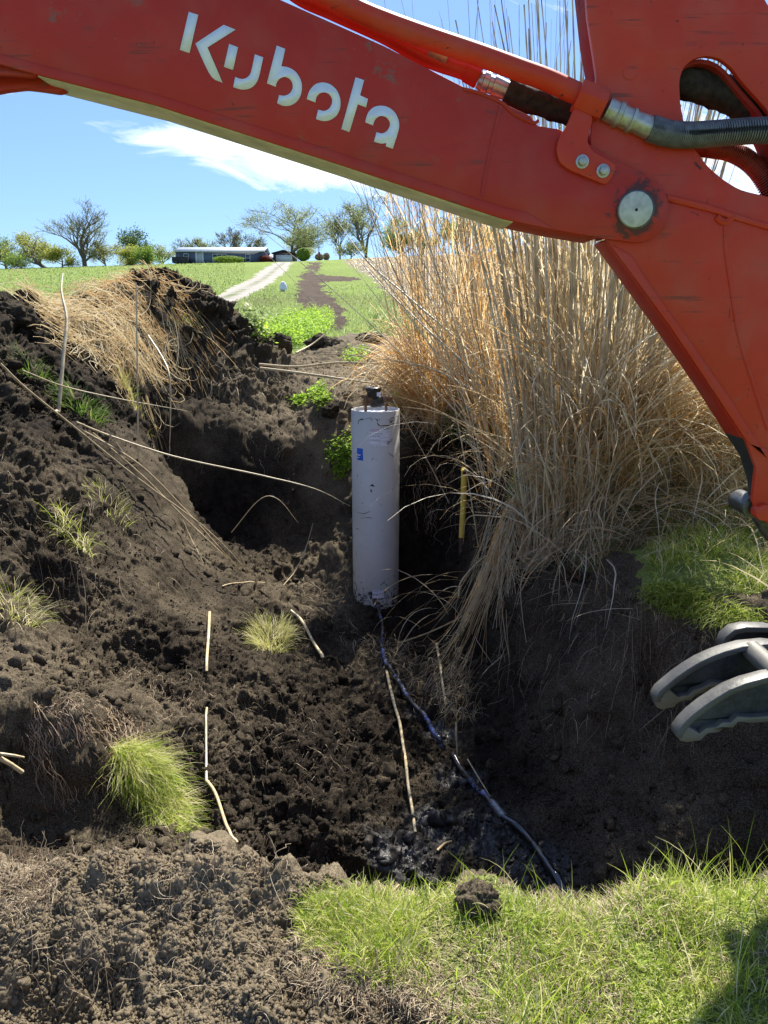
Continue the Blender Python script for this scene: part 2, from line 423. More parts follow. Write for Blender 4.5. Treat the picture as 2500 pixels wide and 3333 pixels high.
def canemat():
    m, nt, out = newmat('cane'); N = NT(nt); p = N.pos()
    mp = N.n('ShaderNodeMapping'); mp.inputs['Scale'].default_value = (60, 60, 4); N.l(p, mp.inputs[0])
    f = N.noise(1, 5, .6, mp.outputs[0])
    c = N.ramp(N.attr('rnd'), [(0, (.34, .24, .13)), (.3, (.58, .46, .26)), (.8, (.76, .66, .43)), (1, (.82, .77, .62))])
    c = N.mix(N.rng(f, .35, .7, 0, .55), c, (.20, .15, .09))
    c = N.mix(N.attr('tip'), c, (.10, .06, .03))
    N.l(N.bsdf(c, .42, spec=.5), out.inputs[0]); return m
M['cane'] = canemat()
M['bark'] = plain('bark', (.17, .145, .125), .9, 0, .35, 8, .1)
def leafmat(name, a, b, c):
    return plantmat(name, [(0, a), (.5, b), (1, c)], .5)
M['leaf_spring'] = leafmat('leaf_spring', (0.189, 0.246, 0.072), (0.348, 0.406, 0.145), (0.522, 0.551, 0.261))
M['leaf_green'] = leafmat('leaf_green', (0.102, 0.189, 0.029), (0.217, 0.334, 0.051), (0.377, 0.478, 0.087))
M['leaf_yellow'] = leafmat('leaf_yellow', (0.232, 0.261, 0.043), (0.42, 0.45, 0.087), (0.609, 0.58, 0.145))
M['leaf_dark'] = leafmat('leaf_dark', (.03, .07, .015), (.07, .13, .025), (.12, .2, .04))
M['leaf_red'] = leafmat('leaf_red', (.14, .025, .02), (.26, .05, .04), (.35, .09, .06))

# ---------------------------------------------------------------- mesh helpers
def link(o, parent=None):
    COL.objects.link(o)
    if parent is not None: o.parent = parent
    return o
def mk(name, V, F, mat, parent=None, attrs=None, smooth=False):
    """mesh object from arrays: F an (n,3) or (n,4) array, or a list of such arrays"""
    me = bpy.data.meshes.new(name)
    V = np.asarray(V, np.float32).reshape(-1, 3)
    Fs = F if isinstance(F, list) else [F]
    Fs = [np.asarray(f, np.int32) for f in Fs if len(f)]
    me.vertices.add(len(V)); me.vertices.foreach_set('co', V.ravel())
    li = np.concatenate([f.ravel() for f in Fs]); cnt = np.concatenate([np.full(len(f), f.shape[1], np.int32) for f in Fs])
    me.loops.add(len(li)); me.loops.foreach_set('vertex_index', li)
    me.polygons.add(len(cnt)); st = np.concatenate([[0], np.cumsum(cnt)[:-1]]).astype(np.int32)
    me.polygons.foreach_set('loop_start', st); me.polygons.foreach_set('loop_total', cnt)
    if smooth: me.polygons.foreach_set('use_smooth', np.ones(len(cnt), bool))
    if attrs:
        for k, a in attrs.items():
            at = me.attributes.new(k, 'FLOAT', 'POINT'); at.data.foreach_set('value', np.asarray(a, np.float32))
    me.update(calc_edges=True)
    me.materials.append(mat)
    o = bpy.data.objects.new(name, me)
    return link(o, parent)
def tag(o, label=None, cat=None, group=None, kind=None):
    if label: o['label'] = label
    if cat: o['category'] = cat
    if group: o['group'] = group
    if kind: o['kind'] = kind
    return o
def empty(name, loc, label, cat, group=None):
    o = bpy.data.objects.new(name, None); o.location = loc; o.empty_display_size = .1
    link(o); return tag(o, label, cat, group)
def setparent(o, p):
    o.parent = p; o.matrix_parent_inverse = Matrix.Translation(-Vector(p.location)); return o
def ribbons(P, W, S=None):
    """P (N,K,3) centre lines, W (N,K) widths, S (N,3) or (N,K,3) side directions -> verts, quads"""
    P = np.asarray(P, np.float32); Nn, K, _ = P.shape
    if S is None:
        a = rng.uniform(0, 2 * np.pi, Nn); S = np.stack([np.cos(a), np.sin(a), np.zeros(Nn)], 1)
    S = np.asarray(S, np.float32)
    if S.ndim == 2: S = np.repeat(S[:, None], K, 1)
    T = np.gradient(P, axis=1)
    T /= np.linalg.norm(T, axis=2, keepdims=True) + 1e-9
    S = S - T * (S * T).sum(2, keepdims=True); S /= np.linalg.norm(S, axis=2, keepdims=True) + 1e-6
    h = S * (np.asarray(W, np.float32)[..., None] / 2)
    V = np.stack([P - h, P + h], 2).reshape(-1, 3)
    b = (np.arange(Nn) * K * 2)[:, None] + (np.arange(K - 1) * 2)[None]
    b = b.ravel()
    F = np.stack([b, b + 1, b + 3, b + 2], 1)
    return V, F
def tubes(P, R, sides=5, cap=True):
    """P (N,K,3), R (N,K) -> verts, quads"""
    P = np.asarray(P, np.float32); Nn, K, _ = P.shape; R = np.asarray(R, np.float32)
    T = np.gradient(P, axis=1); T /= np.linalg.norm(T, axis=2, keepdims=True) + 1e-9
    ref = np.where(np.abs(T[:, :1, 2:3]) > .8, np.array([1., 0, 0]), np.array([0, 0, 1.]))
    U = np.cross(T, np.broadcast_to(ref, T.shape)); U /= np.linalg.norm(U, axis=2, keepdims=True) + 1e-9
    Vv = np.cross(T, U)
    a = np.arange(sides) * 2 * np.pi / sides
    ring = U[:, :, None] * np.cos(a)[None, None, :, None] + Vv[:, :, None] * np.sin(a)[None, None, :, None]
    V = (P[:, :, None] + ring * R[:, :, None, None]).reshape(-1, 3)
    n = np.arange(Nn)[:, None, None] * K * sides; k = np.arange(K - 1)[None, :, None] * sides; s = np.arange(sides)[None, None]
    s2 = (s + 1) % sides
    F = np.stack([n + k + s, n + k + s2, n + k + sides + s2, n + k + sides + s], 3).reshape(-1, 4)
    return V, F
def rep(a, k): return np.repeat(np.asarray(a, np.float32), k)
def smooth_path(pts, n=24):
    """Catmull-Rom through world points"""
    p = np.asarray(pts, float)
    if len(p) == 2: t = np.linspace(0, 1, n)[:, None]; return p[0] * (1 - t) + p[1] * t
    q = np.vstack([2 * p[0] - p[1], p, 2 * p[-1] - p[-2]]); out = []
    seg = len(p) - 1
    for u in np.linspace(0, seg - 1e-6, n):
        i = int(u); t = u - i; a, b, c, d = q[i:i + 4]
        out.append(.5 * ((2 * b) + (c - a) * t + (2 * a - 5 * b + 4 * c - d) * t * t + (3 * b - 3 * c + d - a) * t ** 3))
    return np.array(out)
def tube1(name, pts, r, mat, parent=None, sides=12, n=None, smooth=True, attrs=None, closed=True, prof=None):
    p = smooth_path(pts, n or max(2, 8 * (len(pts) - 1) + 1)) if n != 0 else np.asarray(pts, float)
    K = len(p); R = np.full(K, r) if np.isscalar(r) else np.interp(np.linspace(0, 1, K), np.linspace(0, 1, len(r)), r)
    V, F = tubes(p[None], R[None], sides)
    Fs = [F]
    if closed:
        c0 = len(V); V = np.vstack([V, p[0], p[-1]])
        s = np.arange(sides); s2 = (s + 1) % sides; e = (K - 1) * sides
        Fs.append(np.vstack([np.stack([s2, s, np.full(sides, c0)], 1), np.stack([e + s, e + s2, np.full(sides, c0 + 1)], 1)]))
    at = {'rnd': np.full(len(V), .5), 'tip': np.zeros(len(V))}
    if attrs: at = {k: np.full(len(V), v) for k, v in attrs.items()}
    o = mk(name, V, Fs, mat, None, at, smooth)
    if smooth and hasattr(o.data, 'set_sharp_from_angle'): o.data.set_sharp_from_angle(angle=math.radians(50))
    if parent is not None: setparent(o, parent)
    return o
class MB:
    """collects boxes / lathes into one mesh"""
    def __init__(s): s.V = []; s.F3 = []; s.F4 = []; s.n = 0
    def add(s, V, F):
        V = np.asarray(V, float); F = np.asarray(F, int) + s.n
        s.V.append(V); (s.F3 if F.shape[1] == 3 else s.F4).append(F); s.n += len(V)
    def box(s, a, b, rot=None, piv=None):
        x0, y0, z0 = a; x1, y1, z1 = b
        V = np.array([(x0,y0,z0),(x1,y0,z0),(x1,y1,z0),(x0,y1,z0),(x0,y0,z1),(x1,y0,z1),(x1,y1,z1),(x0,y1,z1)], float)
        if rot is not None:
            c = np.asarray(piv if piv is not None else V.mean(0)); V = (V - c) @ np.asarray(rot).T + c
        s.add(V, [(0,3,2,1),(4,5,6,7),(0,1,5,4),(1,2,6,5),(2,3,7,6),(3,0,4,7)])
    def prism(s, poly, y0, y1):
        """poly in x,z, extruded along y"""
        tri = tessellate_polygon([[Vector((p[0], p[1], 0)) for p in poly]])
        n = len(poly); V = [(p[0], y0, p[1]) for p in poly] + [(p[0], y1, p[1]) for p in poly]
        s.add(V, [t for t in tri] + [tuple(i + n for i in t[::-1]) for t in tri])
        b = s.n - 2 * n
        F = [(i, (i + 1) % n, (i + 1) % n + n, i + n) for i in range(n)]
        s.F4.append(np.array(F) + b)
    def tube(s, p, r, sides=8):
        p = np.asarray(p, float); K = len(p); R = np.full(K, r) if np.isscalar(r) else np.asarray(r, float)
        V, F = tubes(p[None], R[None], sides); s.add(V, F)
        b = s.n - len(V); c = [b + i for i in range(sides)]; e = [b + (K - 1) * sides + i for i in range(sides)]
        s.V.append(np.array([p[0], p[-1]])); c0 = s.n; s.n += 2
        s.F3.append(np.array([(c[(i + 1) % sides], c[i], c0) for i in range(sides)] + [(e[i], e[(i + 1) % sides], c0 + 1) for i in range(sides)]))
    def build(s, name, mat, parent=None, bevel=0, smooth=False, seg=2):
        V = np.vstack(s.V); Fs = []
        if s.F3: Fs.append(np.vstack(s.F3))
        if s.F4: Fs.append(np.vstack(s.F4))
        o = mk(name, V, Fs, mat, None, {'rnd': np.full(len(V), .5), 'tip': np.zeros(len(V))}, smooth)
        bm = bmesh.new(); bm.from_mesh(o.data)
        bmesh.ops.recalc_face_normals(bm, faces=bm.faces[:]); bm.to_mesh(o.data); bm.free()
        if smooth: o.data.set_sharp_from_angle(angle=math.radians(40))
        if bevel:
            b = o.modifiers.new('bevel', 'BEVEL'); b.width = bevel; b.segments = seg; b.limit_method = 'ANGLE'; b.angle_limit = math.radians(35)
            b.harden_normals = False
        if parent is not None: setparent(o, parent)
        return o
def xz(pts, Y): return [tuple(at_Y(x, y, Y)[[0, 2]]) for x, y in pts]
# ---------------------------------------------------------------- ground sheet
def gauss_spots(X, Y, spots, base):
    """weighted blend of values around world spots"""
    num = np.full(X.shape, base * .35); den = np.full(X.shape, .35)
    for (sx, sy, r, v) in spots:
        w = np.exp(-((X - sx) ** 2 + (Y - sy) ** 2) / (r * r)); num = num + w * v; den = den + w
    return num / den
def W2(x, y): p = hit(x, y); return p[0], p[1]
SOIL_POLY = [(-9, .5), (.30, .5), (.20, 1.2), (.08, 1.42), (-.08, 1.50), (-.20, 1.56), (-.24, 1.74), (-.12, 1.80), (.3, 1.82), (.75, 1.82), (1.2, 1.83), (3.2, 1.84), (5.2, 1.9), (5.2, 3.4), (2.6, 3.62),
             (1.95, 3.74), (1.5, 4.0), (1.5, 4.5), (1.3, 5.0), (1.15, 5.6), (1.05, 6.4), (1.0, 7.0), (.9, 7.6), (.9, 8.6), (1.0, 9.5), (1.1, 12.5), (.9, 15.5), (.6, 17.5), (.1, 19), (-.9, 19.5),
             (-1.2, 17), (-1.5, 14.5), (-1.9, 13), (-2.2, 12.0), (-2.8, 11.4), (-4.2, 11.2), (-5.5, 10.4), (-6.6, 8.5), (-6.8, 6.5), (-7, 4.5), (-9, 3)]
def soilmask(X, Y):
    j = fbm(np.stack([X * 3, Y * 3, X * 0], 1), 4, 31) * .14 + fbm(np.stack([X * 14, Y * 14, X * 0], 1), 2, 32) * .04
    jj = j * np.clip(Y / 4, .35, 3)
    return inpoly(X + jj, Y + jj * .6, SOIL_POLY)
DRY_SHADE = [(*W2(*p), r, v) for p, r, v in [
    ((300,1950),.5,1.25),((100,1900),.4,1.3),((600,2000),.35,1.15),((450,2150),.35,1.25),((100,2150),.3,1.2),((650,1900),.2,1.0),
    ((350,1100),.45,.55),((300,1250),.5,.50),((200,1150),.5,.40),((100,1300),.5,.42),((100,1150),.5,.38),((400,1350),.4,.25),((150,1450),.4,.75),((250,1540),.35,.75),((30,1450),.4,.7),
    ((60,1000),.5,.22),((200,960),.4,.1),((600,1450),.5,.16),((500,1600),.4,.20),((700,1600),.4,.10),((800,1600),.3,.05),((600,1700),.3,.12),((700,1780),.3,.12),((440,1480),.3,.25),((700,1280),.3,.62),((640,1300),.3,.55),((720,1190),.2,.85),
    ((380,610),.8,-.05),((480,680),.6,.0),((300,640),.6,.2),((60,680),.6,.02),((450,850),.5,.25),((350,800),.5,.2),((600,830),.6,.3),((250,860),.4,.2),
    ((750,800),1.2,1.0),((700,870),.5,.8),((800,760),1.3,.8),((680,740),.7,.3),((1100,1350),.5,.05),((1300,1500),.5,.58),((1200,1250),.4,.5),((1250,1220),.3,.8),((1500,1600),.5,.5),((1100,1600),.4,-.1),((1500,1450),.3,.55),
    ((450,1050),.3,.1),((600,1050),.3,.05),((520,940),.35,.4),((620,900),.4,.6),((450,880),.4,.5),((500,1130),.35,-.2),((950,1150),.4,-.2),((900,1300),.35,-.2),((850,1370),.3,-.1),((1000,1500),.3,.1),((900,1750),.4,.1),((1400,1800),.5,.25),((300,1680),.4,.2)]]  # the hollow's shade and the lit slope above it are painted in here
WET = [(*W2(*p), r, v) for p, r, v in [((950,1600),.16,1.0),((990,1680),.18,1.0),((900,1550),.12,.8),((1060,1800),.28,1.0),((960,1800),.25,1.0),((880,1860),.25,.95),((820,1840),.15,.7),((1150,1860),.25,1.0),((870,1380),.2,.2),
    ((640,1590),.06,.3),((950,1250),.3,.1),((800,1900),.2,.5)]]
AMP = [(*W2(*p), r, v) for p, r, v in [((400,1180),.22,.2),((390,1230),.3,.15),((340,1060),.4,.12),((300,1180),.4,.2),((250,1060),.35,.25),((420,1280),.25,.3),((340,1060),.35,.3),((350,1300),.3,.45),((300,1180),.35,.45),((500,1020),.45,.4),((650,1030),.45,.45),((400,1050),.3,.35),
    ((1300,1450),.5,.38),((1500,1600),.5,.35),((1100,1450),.3,.4),((1000,1150),.5,.35),((820,1390),.22,.22),((760,1300),.3,.3),((760,830),.8,.5),((150,1650),.4,.5),
    ((380,620),.8,1.9),((480,680),.6,1.7),((60,680),.6,1.5),((120,880),.4,1.5),((80,1020),.4,1.3),((600,1550),.5,1.15),((780,1650),.4,1.35),((650,1720),.4,1.3),((950,1800),.35,1.0),((300,1950),.4,.85),((600,2000),.3,.9),((60,2140),.2,.45),((450,1440),.4,1.0)]]
def lumps(Pn, amp):
    """crumbly earth: rounded clods of several sizes"""
    d = np.zeros(len(Pn), np.float32)
    near = sstep(4.5, 1.8, Pn[:, 1])[:, None]
    warp = np.stack([fbm(Pn * 8, 3, 3), fbm(Pn * 8, 3, 4), fbm(Pn * 8, 3, 5)], 1) * .085
    w2 = np.stack([fbm(Pn * 55, 2, 6), fbm(Pn * 55, 2, 7), fbm(Pn * 55, 2, 9)], 1) * .020
    Q = Pn + warp + w2
    d += fbm(Q * 1.7, 3, 40) * .13
    d += np.abs(fbm(Q * 5, 4, 41)) * .085 - .02
    f, c, f2 = worley((Pn + warp * 1.3 + w2 * .5) * np.array([4.6, 4.6, 6.5]), 15, True); d += (c - .45) * .105 * sstep(0, .22, f2 - f) * (.25 + .75 * np.clip(amp, 0, 1.4))
    f, c, f2 = worley((Pn + warp + w2 * .5) * 12.5, 16, True); d += (c - .45) * .040 * sstep(0, .25, f2 - f) * (.4 + .6 * np.clip(amp, 0, 1.4))
    f, c = worley(Q * 6.5, 11); d += (np.sqrt(np.clip(1 - (f / .8) ** 2, 0, 1)) - .5) * (c ** 1.5) * .060 * (.3 + .7 * amp)
    f, c = worley(Q * 17, 12); d += (np.clip(1 - f / .8, 0, 1) - .3) * (c ** 1.3) * .040
    f, c = worley((Pn + w2) * 50, 13); d += (np.clip(1 - f / .85, 0, 1) - .35) * (c) * .019
    f, c = worley((Pn + w2 * .4) * 110, 14); d += (np.sqrt(np.clip(1 - (f / .8) ** 2, 0, 1)) - .5) * (.15 + c) * .0065
    d += fbm(Pn * 60, 3, 47) * .006
    d = d * (1 - .52 * near[:, 0])
    d += near[:, 0] * ((np.abs(fbm(Pn * 7 + 3, 4, 48)) - .2) * .12 + (np.abs(fbm(Pn * 2.6 + 8, 3, 50)) - .2) * .10 + fbm(Pn * 30 + 3, 3, 49) * .012)
    return d
def outer(t0, n, far):
    g = t0 * (far / t0) ** (np.arange(1, n + 1) / n); return g
def grid_mesh(ts, Ys):
    T, YY = np.meshgrid(ts, Ys); X = T * YY
    return X.astype(np.float64), YY.astype(np.float64)
tt = np.linspace(-.80, .80, 1080); tt = np.concatenate([-outer(.80, 22, 6)[::-1], tt, outer(.80, 22, 6)])
NR = 1060
Ys = 1.1 * (13.6 / 1.1) ** (np.arange(NR) / (NR - 1))
gX, gY = grid_mesh(tt, Ys)
gZ = H(gX, gY)
sh = gX.shape
Xf, Yf = gX.ravel(), gY.ravel()
SM = soilmask(Xf, Yf)
smf = SM.astype(np.float32).reshape(sh)
def blur(a, n):
    for _ in range(n):
        a = (a + np.roll(a, 1, 0) + np.roll(a, -1, 0)) / 3; a = (a + np.roll(a, 1, 1) + np.roll(a, -1, 1)) / 3
    return a
smb = blur(smf, 10)
ampm = gauss_spots(Xf, Yf, AMP, .9)
dry_shade = gauss_spots(Xf, Yf, DRY_SHADE, .4); dry_shade = dry_shade - .13 * sstep(2.1, 2.6, Yf) * sstep(9.2, 8.6, Yf); wetm = np.zeros_like(Xf)
for (sx, sy, r, v) in WET: wetm = np.maximum(wetm, v * np.exp(-((Xf - sx) ** 2 + (Yf - sy) ** 2) / (r * r)))
wetm = sstep(.25, .8, wetm + .25 * fbm(np.stack([Xf * 6, Yf * 6, Xf * 0], 1), 3, 77))
# normals of the smooth terrain
e = .03
nx = -(H(Xf + e, Yf) - H(Xf - e, Yf)) / (2 * e); ny = -(H(Xf, Yf + e) - H(Xf, Yf - e)) / (2 * e)
Nn = np.stack([nx, ny, np.ones_like(nx)], 1); Nn /= np.linalg.norm(Nn, axis=1, keepdims=True)
P0 = np.stack([Xf, Yf, gZ.ravel()], 1)
D = np.zeros(len(P0), np.float32); core = (np.abs(Xf / Yf) < 1.4)
idx = np.nonzero(core & (smb.ravel() > .01))[0]
for i in range(0, len(idx), 200000):
    k = idx[i:i + 200000]; D[k] = lumps(P0[k], ampm[k]) * ampm[k] * smb.ravel()[k]
gi = np.nonzero(~(core & (smb.ravel() > .99)))[0]
D[gi] += fbm(P0[gi] * 2.2, 3, 60) * .03 * (1 - smb.ravel()[gi])
# erosion flutes on the smooth cut faces
D += (fbm(np.stack([Xf * 7, Yf * 2.0, P0[:, 2] * 1.2], 1), 3, 71) * .16 * np.clip(1.1 - ampm, 0, 1) * smb.ravel() * (1 - Nn[:, 2])).astype(np.float32)
Pd = P0 + Nn * D[:, None]
SURF = Pd[:, 2].reshape(sh)
lY0, lY1 = math.log(Ys[0]), math.log(Ys[-1])
def surf(X, Y):
    """height of the finished, lumpy ground"""
    X = np.atleast_1d(np.asarray(X, float)); Y = np.atleast_1d(np.asarray(Y, float))
    r = (np.log(np.clip(Y, Ys[0], Ys[-1])) - lY0) / (lY1 - lY0) * (NR - 1)
    c = np.interp(X / np.maximum(Y, .1), tt, np.arange(len(tt)))
    r = np.clip(r, 0, NR - 1.001); c = np.clip(c, 0, len(tt) - 1.001)
    i = r.astype(int); j = c.astype(int); a = r - i; b = c - j
    z = SURF[i, j] * (1 - a) * (1 - b) + SURF[i + 1, j] * a * (1 - b) + SURF[i, j + 1] * (1 - a) * b + SURF[i + 1, j + 1] * a * b
    return np.where((Y > Ys[-1]) | (Y < Ys[0]), H(X, Y), z)
def gsample(arr, X, Y):
    r = np.clip(np.rint((np.log(np.clip(Y, Ys[0], Ys[-1])) - lY0) / (lY1 - lY0) * (NR - 1)), 0, NR - 1).astype(int)
    c = np.clip(np.rint(np.interp(X / np.maximum(Y, .1), tt, np.arange(len(tt)))), 0, len(tt) - 1).astype(int)
    return arr.reshape(sh)[r, c]
def hits(x, y, lift=0): return hit(x, y, lift, surf)
R0, C0 = sh
q = (np.arange(R0 - 1)[:, None] * C0 + np.arange(C0 - 1)[None]).ravel()
Q = np.stack([q, q + 1, q + C0 + 1, q + C0], 1)
def cut(name, Vall, Q, keep, mat, attrs, kind='structure', smooth=False):
    F = Q[keep]
    if len(F) == 0: return None
    u, inv = np.unique(F, return_inverse=True)
    o = mk(name, Vall[u], inv.reshape(F.shape), mat, None, {k: v[u] for k, v in attrs.items()}, smooth)
    return tag(o, kind=kind)
fs = SM[Q[:, 0]]
o = cut('soil', Pd, Q, fs, M['soil'], {'dry': dry_shade, 'wet': wetm}, smooth=True)
dry_near = sstep(.1, -.5, fbm(np.stack([Xf * 1.1, Yf * 1.1, Xf * 0], 1), 3, 90)) * .8
o = cut('ground', Pd, Q, ~fs, M['field'], {'dry': np.maximum(dry_near, (Yf < 12) * .35)}, smooth=True)
# far sheet
t2 = np.concatenate([-outer(.74, 16, 5)[::-1], np.linspace(-.74, .74, 620), outer(.74, 16, 5)])
Y2 = 13.5 * (760 / 13.5) ** (np.arange(640) / 639)
fX, fY = grid_mesh(t2, Y2); sh2 = fX.shape; x2, y2 = fX.ravel(), fY.ravel()
z2 = H(x2, y2) - .012 + fbm(np.stack([x2 * .5, y2 * .5, x2 * 0], 1), 3, 61) * .05 * sstep(14, 30, y2)
P2 = np.stack([x2, y2, z2], 1)
def wpoly(pts): return [tuple(hit(a, b)[:2]) for a, b in pts]
def wj(x, y, k, s): return fbm(np.stack([x * k, y * k, x * 0], 1), 3, s)
DRIVE = wpoly([(597,566),(570,580),(540,602),(500,621),(462,640),(420,655),(400,720),(470,700),(490,657),(528,643),(560,626),(600,600),(620,585),(633,566)])
TRACK = wpoly([(668,566),(666,585),(648,600),(643,625),(650,668),(690,680),(712,705),(735,712),(748,705),(745,668),(722,650),(705,628),(694,610),(730,607),(768,607),(770,599),(730,597),(692,592),(688,585),(696,566)])
STUB = [tuple(hit(752, 572)[:2]), tuple(hit(800, 600)[:2]), tuple(hit(850, 640)[:2]), tuple(hit(900, 700)[:2]), (4, 15), (80, 15), (300, 150), (300, 420), (60, 420), (10, 200), tuple(hit(745, 562)[:2])]
r2, c2 = sh2
q2 = (np.arange(r2 - 1)[:, None] * c2 + np.arange(c2 - 1)[None]).ravel()
Q2 = np.stack([q2, q2 + 1, q2 + c2 + 1, q2 + c2], 1)
cx = x2[Q2].mean(1); cy = y2[Q2].mean(1)
jx = wj(cx, cy, .7, 62) * cy * .008 + wj(cx, cy, 2.5, 63) * .12
ins = inpoly(cx, cy, SOIL_POLY)
idr = inpoly(cx + jx, cy, DRIVE) & (cy < 150) & ~ins
itr = inpoly(cx + jx * 1.6, cy + jx, TRACK) & ~ins & ~idr
ist = inpoly(cx + jx * 2, cy, STUB) & ~ins & ~idr & ~itr
vin = lambda m: m
# the disturbed strip is rutted and lumpy, the drive has a slight crown
tm = np.zeros(len(x2), bool); tm[np.unique(Q2[itr | ins])] = True
P2[tm, 2] += wj(x2[tm], y2[tm], 3.0, 64) * .10 + wj(x2[tm], y2[tm], 1.0, 65) * .06
gd = sstep(.0, -.5, wj(x2, y2, .12, 66)) * .35 * (y2 < 70)
dirs = np.array([hit(560, 650)[:2], hit(640, 660)[:2]]).mean(0)
gd = np.maximum(gd, .8 * np.exp(-((x2 - hit(560,650)[0]) ** 2 + ((y2 - hit(560,650)[1]) * .3) ** 2) / 2.5))
sunk = np.ones(len(x2))
cut('ground', P2, Q2, ~(ins | idr | itr | ist), M['field'], {'dry': gd}, smooth=True)
cut('soil', P2, Q2, ins, M['soil'], {'dry': gauss_spots(x2, y2, DRY_SHADE, .6) * 0 + .72, 'wet': x2 * 0}, smooth=True)
# distance from the drive's centre gives the green strip between the wheel tracks
dc = np.array([tuple((np.array(hit(a[0], a[1])) + np.array(hit(b[0], b[1])))[:2] / 2) for a, b in [((597,567),(632,567)),((570,580),(620,585)),((540,602),(600,600)),((500,621),(560,626)),((470,636),(500,655))]])
def dseg(X, Y, pl):
    d = np.full(X.shape, 1e9)
    for a, b in zip(pl[:-1], pl[1:]):
        v = b - a; t = np.clip(((X - a[0]) * v[0] + (Y - a[1]) * v[1]) / (v @ v), 0, 1)
        d = np.minimum(d, np.hypot(X - a[0] - t * v[0], Y - a[1] - t * v[1]))
    return d
dd = dseg(x2, y2, dc)
cut('driveway', P2, Q2, idr, M['gravel'], {'wet': np.clip(np.exp(-(dd / .35) ** 2) * (.55 + .8 * wj(x2, y2, .8, 67)), 0, 1)}, smooth=True)
cut('dirt_track', P2, Q2, itr, M['track'], {'wet': x2 * 0}, smooth=True)
cut('stubble_field', P2, Q2, ist, M['stubble'], {'wet': x2 * 0}, smooth=True)
# ground under and behind the camera
bx = np.linspace(-40, 40, 81); by = np.linspace(-40, 1.12, 42)
BX, BY = np.meshgrid(bx, by); BZ = H(BX, BY) - .004
qb = (np.arange(41)[:, None] * 81 + np.arange(80)[None]).ravel()
tag(mk('ground', np.stack([BX, BY, BZ], -1).reshape(-1, 3), np.stack([qb, qb + 1, qb + 82, qb + 81], 1), M['field'], None, {'dry': np.full(BX.size, .3)}), kind='structure')

# ---------------------------------------------------------------- loose crumbs of earth
def ico(sub):
    bm = bmesh.new(); bmesh.ops.create_icosphere(bm, subdivisions=sub, radius=1)
    V = np.array([v.co[:] for v in bm.verts]); F = np.array([[v.index for v in f.verts] for f in bm.faces]); bm.free(); return V, F
def scatter_clods(name, sub, n, smin, smax, tr, Yr, power, seed, pxmin, want=None):
    g = np.random.default_rng(seed)
    V0, F0 = ico(sub)
    X = []; Yc = []
    t = g.uniform(tr[0], tr[1], n * 3); Y = np.exp(g.uniform(math.log(Yr[0]), math.log(Yr[1]), n * 3)); X = t * Y
    ok = gsample(smb, X, Y) > .6
    a = gsample(ampm, X, Y); ok &= g.uniform(0, 1.3, len(X)) < a * .9 + .1 * vnoise(np.stack([X * 3, Y * 3, X * 0], 1), 5)
    if want is not None:
        wgt = np.zeros(len(X))
        for (wx, wy), r in want: wgt = np.maximum(wgt, np.exp(-((X - wx) ** 2 + (Y - wy) ** 2) / (r * r)))
        ok &= g.uniform(0, 1, len(X)) < wgt
    X, Y = X[ok][:n], Y[ok][:n]; n = len(X)
    s = smin * (smax / smin) ** (g.uniform(0, 1, n) ** power)
    s = np.maximum(s, pxmin * Y)
    Z = surf(X, Y) + s * g.uniform(-.1, .45, n)
    A = g.normal(size=(n, 3, 3)); Qm, _ = np.linalg.qr(A)
    sc = np.stack([s * g.uniform(.75, 1.25, n), s * g.uniform(.7, 1.2, n), s * g.uniform(.55, .95, n)], 1)
    nv = len(V0)
    off = 1 + .65 * vnoise(np.tile(V0 * 1.6, (n, 1)) + np.repeat(g.uniform(0, 90, (n, 3)), nv, 0), 8).reshape(n, nv) + .12 * g.normal(size=(n, nv)) * (1 if sub < 3 else .5)
    V = (V0[None] * off[..., None]) * sc[:, None]
    V = np.einsum('nij,nvj->nvi', Qm, V) + np.stack([X, Y, Z], 1)[:, None]
    F = (F0[None] + (np.arange(n) * nv)[:, None, None]).reshape(-1, 3)
    dr = np.clip(gsample(dry_shade, X, Y) + g.normal(size=n) * .12, -.2, 1.2); we = gsample(wetm, X, Y)
    o = mk(name, V.reshape(-1, 3), F, M['soil'], None, {'dry': rep(dr, nv), 'wet': rep(we, nv)}, sub >= 2)
    return tag(o, kind='stuff')
scatter_clods('soil_crumbs', 1, 60000, .0028, .010, (-.7, .62), (1.3, 10.5), 1.8, 1, .0011)
scatter_clods('soil_crumbs', 2, 4000, .010, .045, (-.7, .6), (2.4, 11), 3.4, 2, .0016)

big_spots = [(W2(385, 612), .35), (W2(430, 640), .3), (W2(470, 680), .3), (W2(345, 612), .25), (W2(40, 690), .3), (W2(100, 720), .3), (W2(60, 820), .35), (W2(530, 735), .3), (W2(120, 860), .3), (W2(610, 770), .3), (W2(700, 750), .6)]
scatter_clods('soil_lumps', 3, 520, .03, .095, (-.7, .1), (5, 14), 1.7, 4, .002, big_spots)
big2 = [(W2(60, 1000), .5), (W2(620, 1540), .3), (W2(720, 1650), .3), (W2(700, 1780), .3), (W2(480, 1640), .3), (W2(560, 1260), .3), (W2(930, 1780), .2)]
scatter_clods('soil_lumps', 3, 420, .014, .042, (-.7, .3), (2.4, 8), 2.0, 5, .002, big2)

scatter_clods('soil_crumbs', 1, 34000, .0022, .0080, (-.85, .12), (1.22, 2.15), 1.5, 8, .0011)
scatter_clods('soil_crumbs', 2, 600, .008, .020, (-.85, .05), (1.22, 2.15), 2.2, 9, .0011)
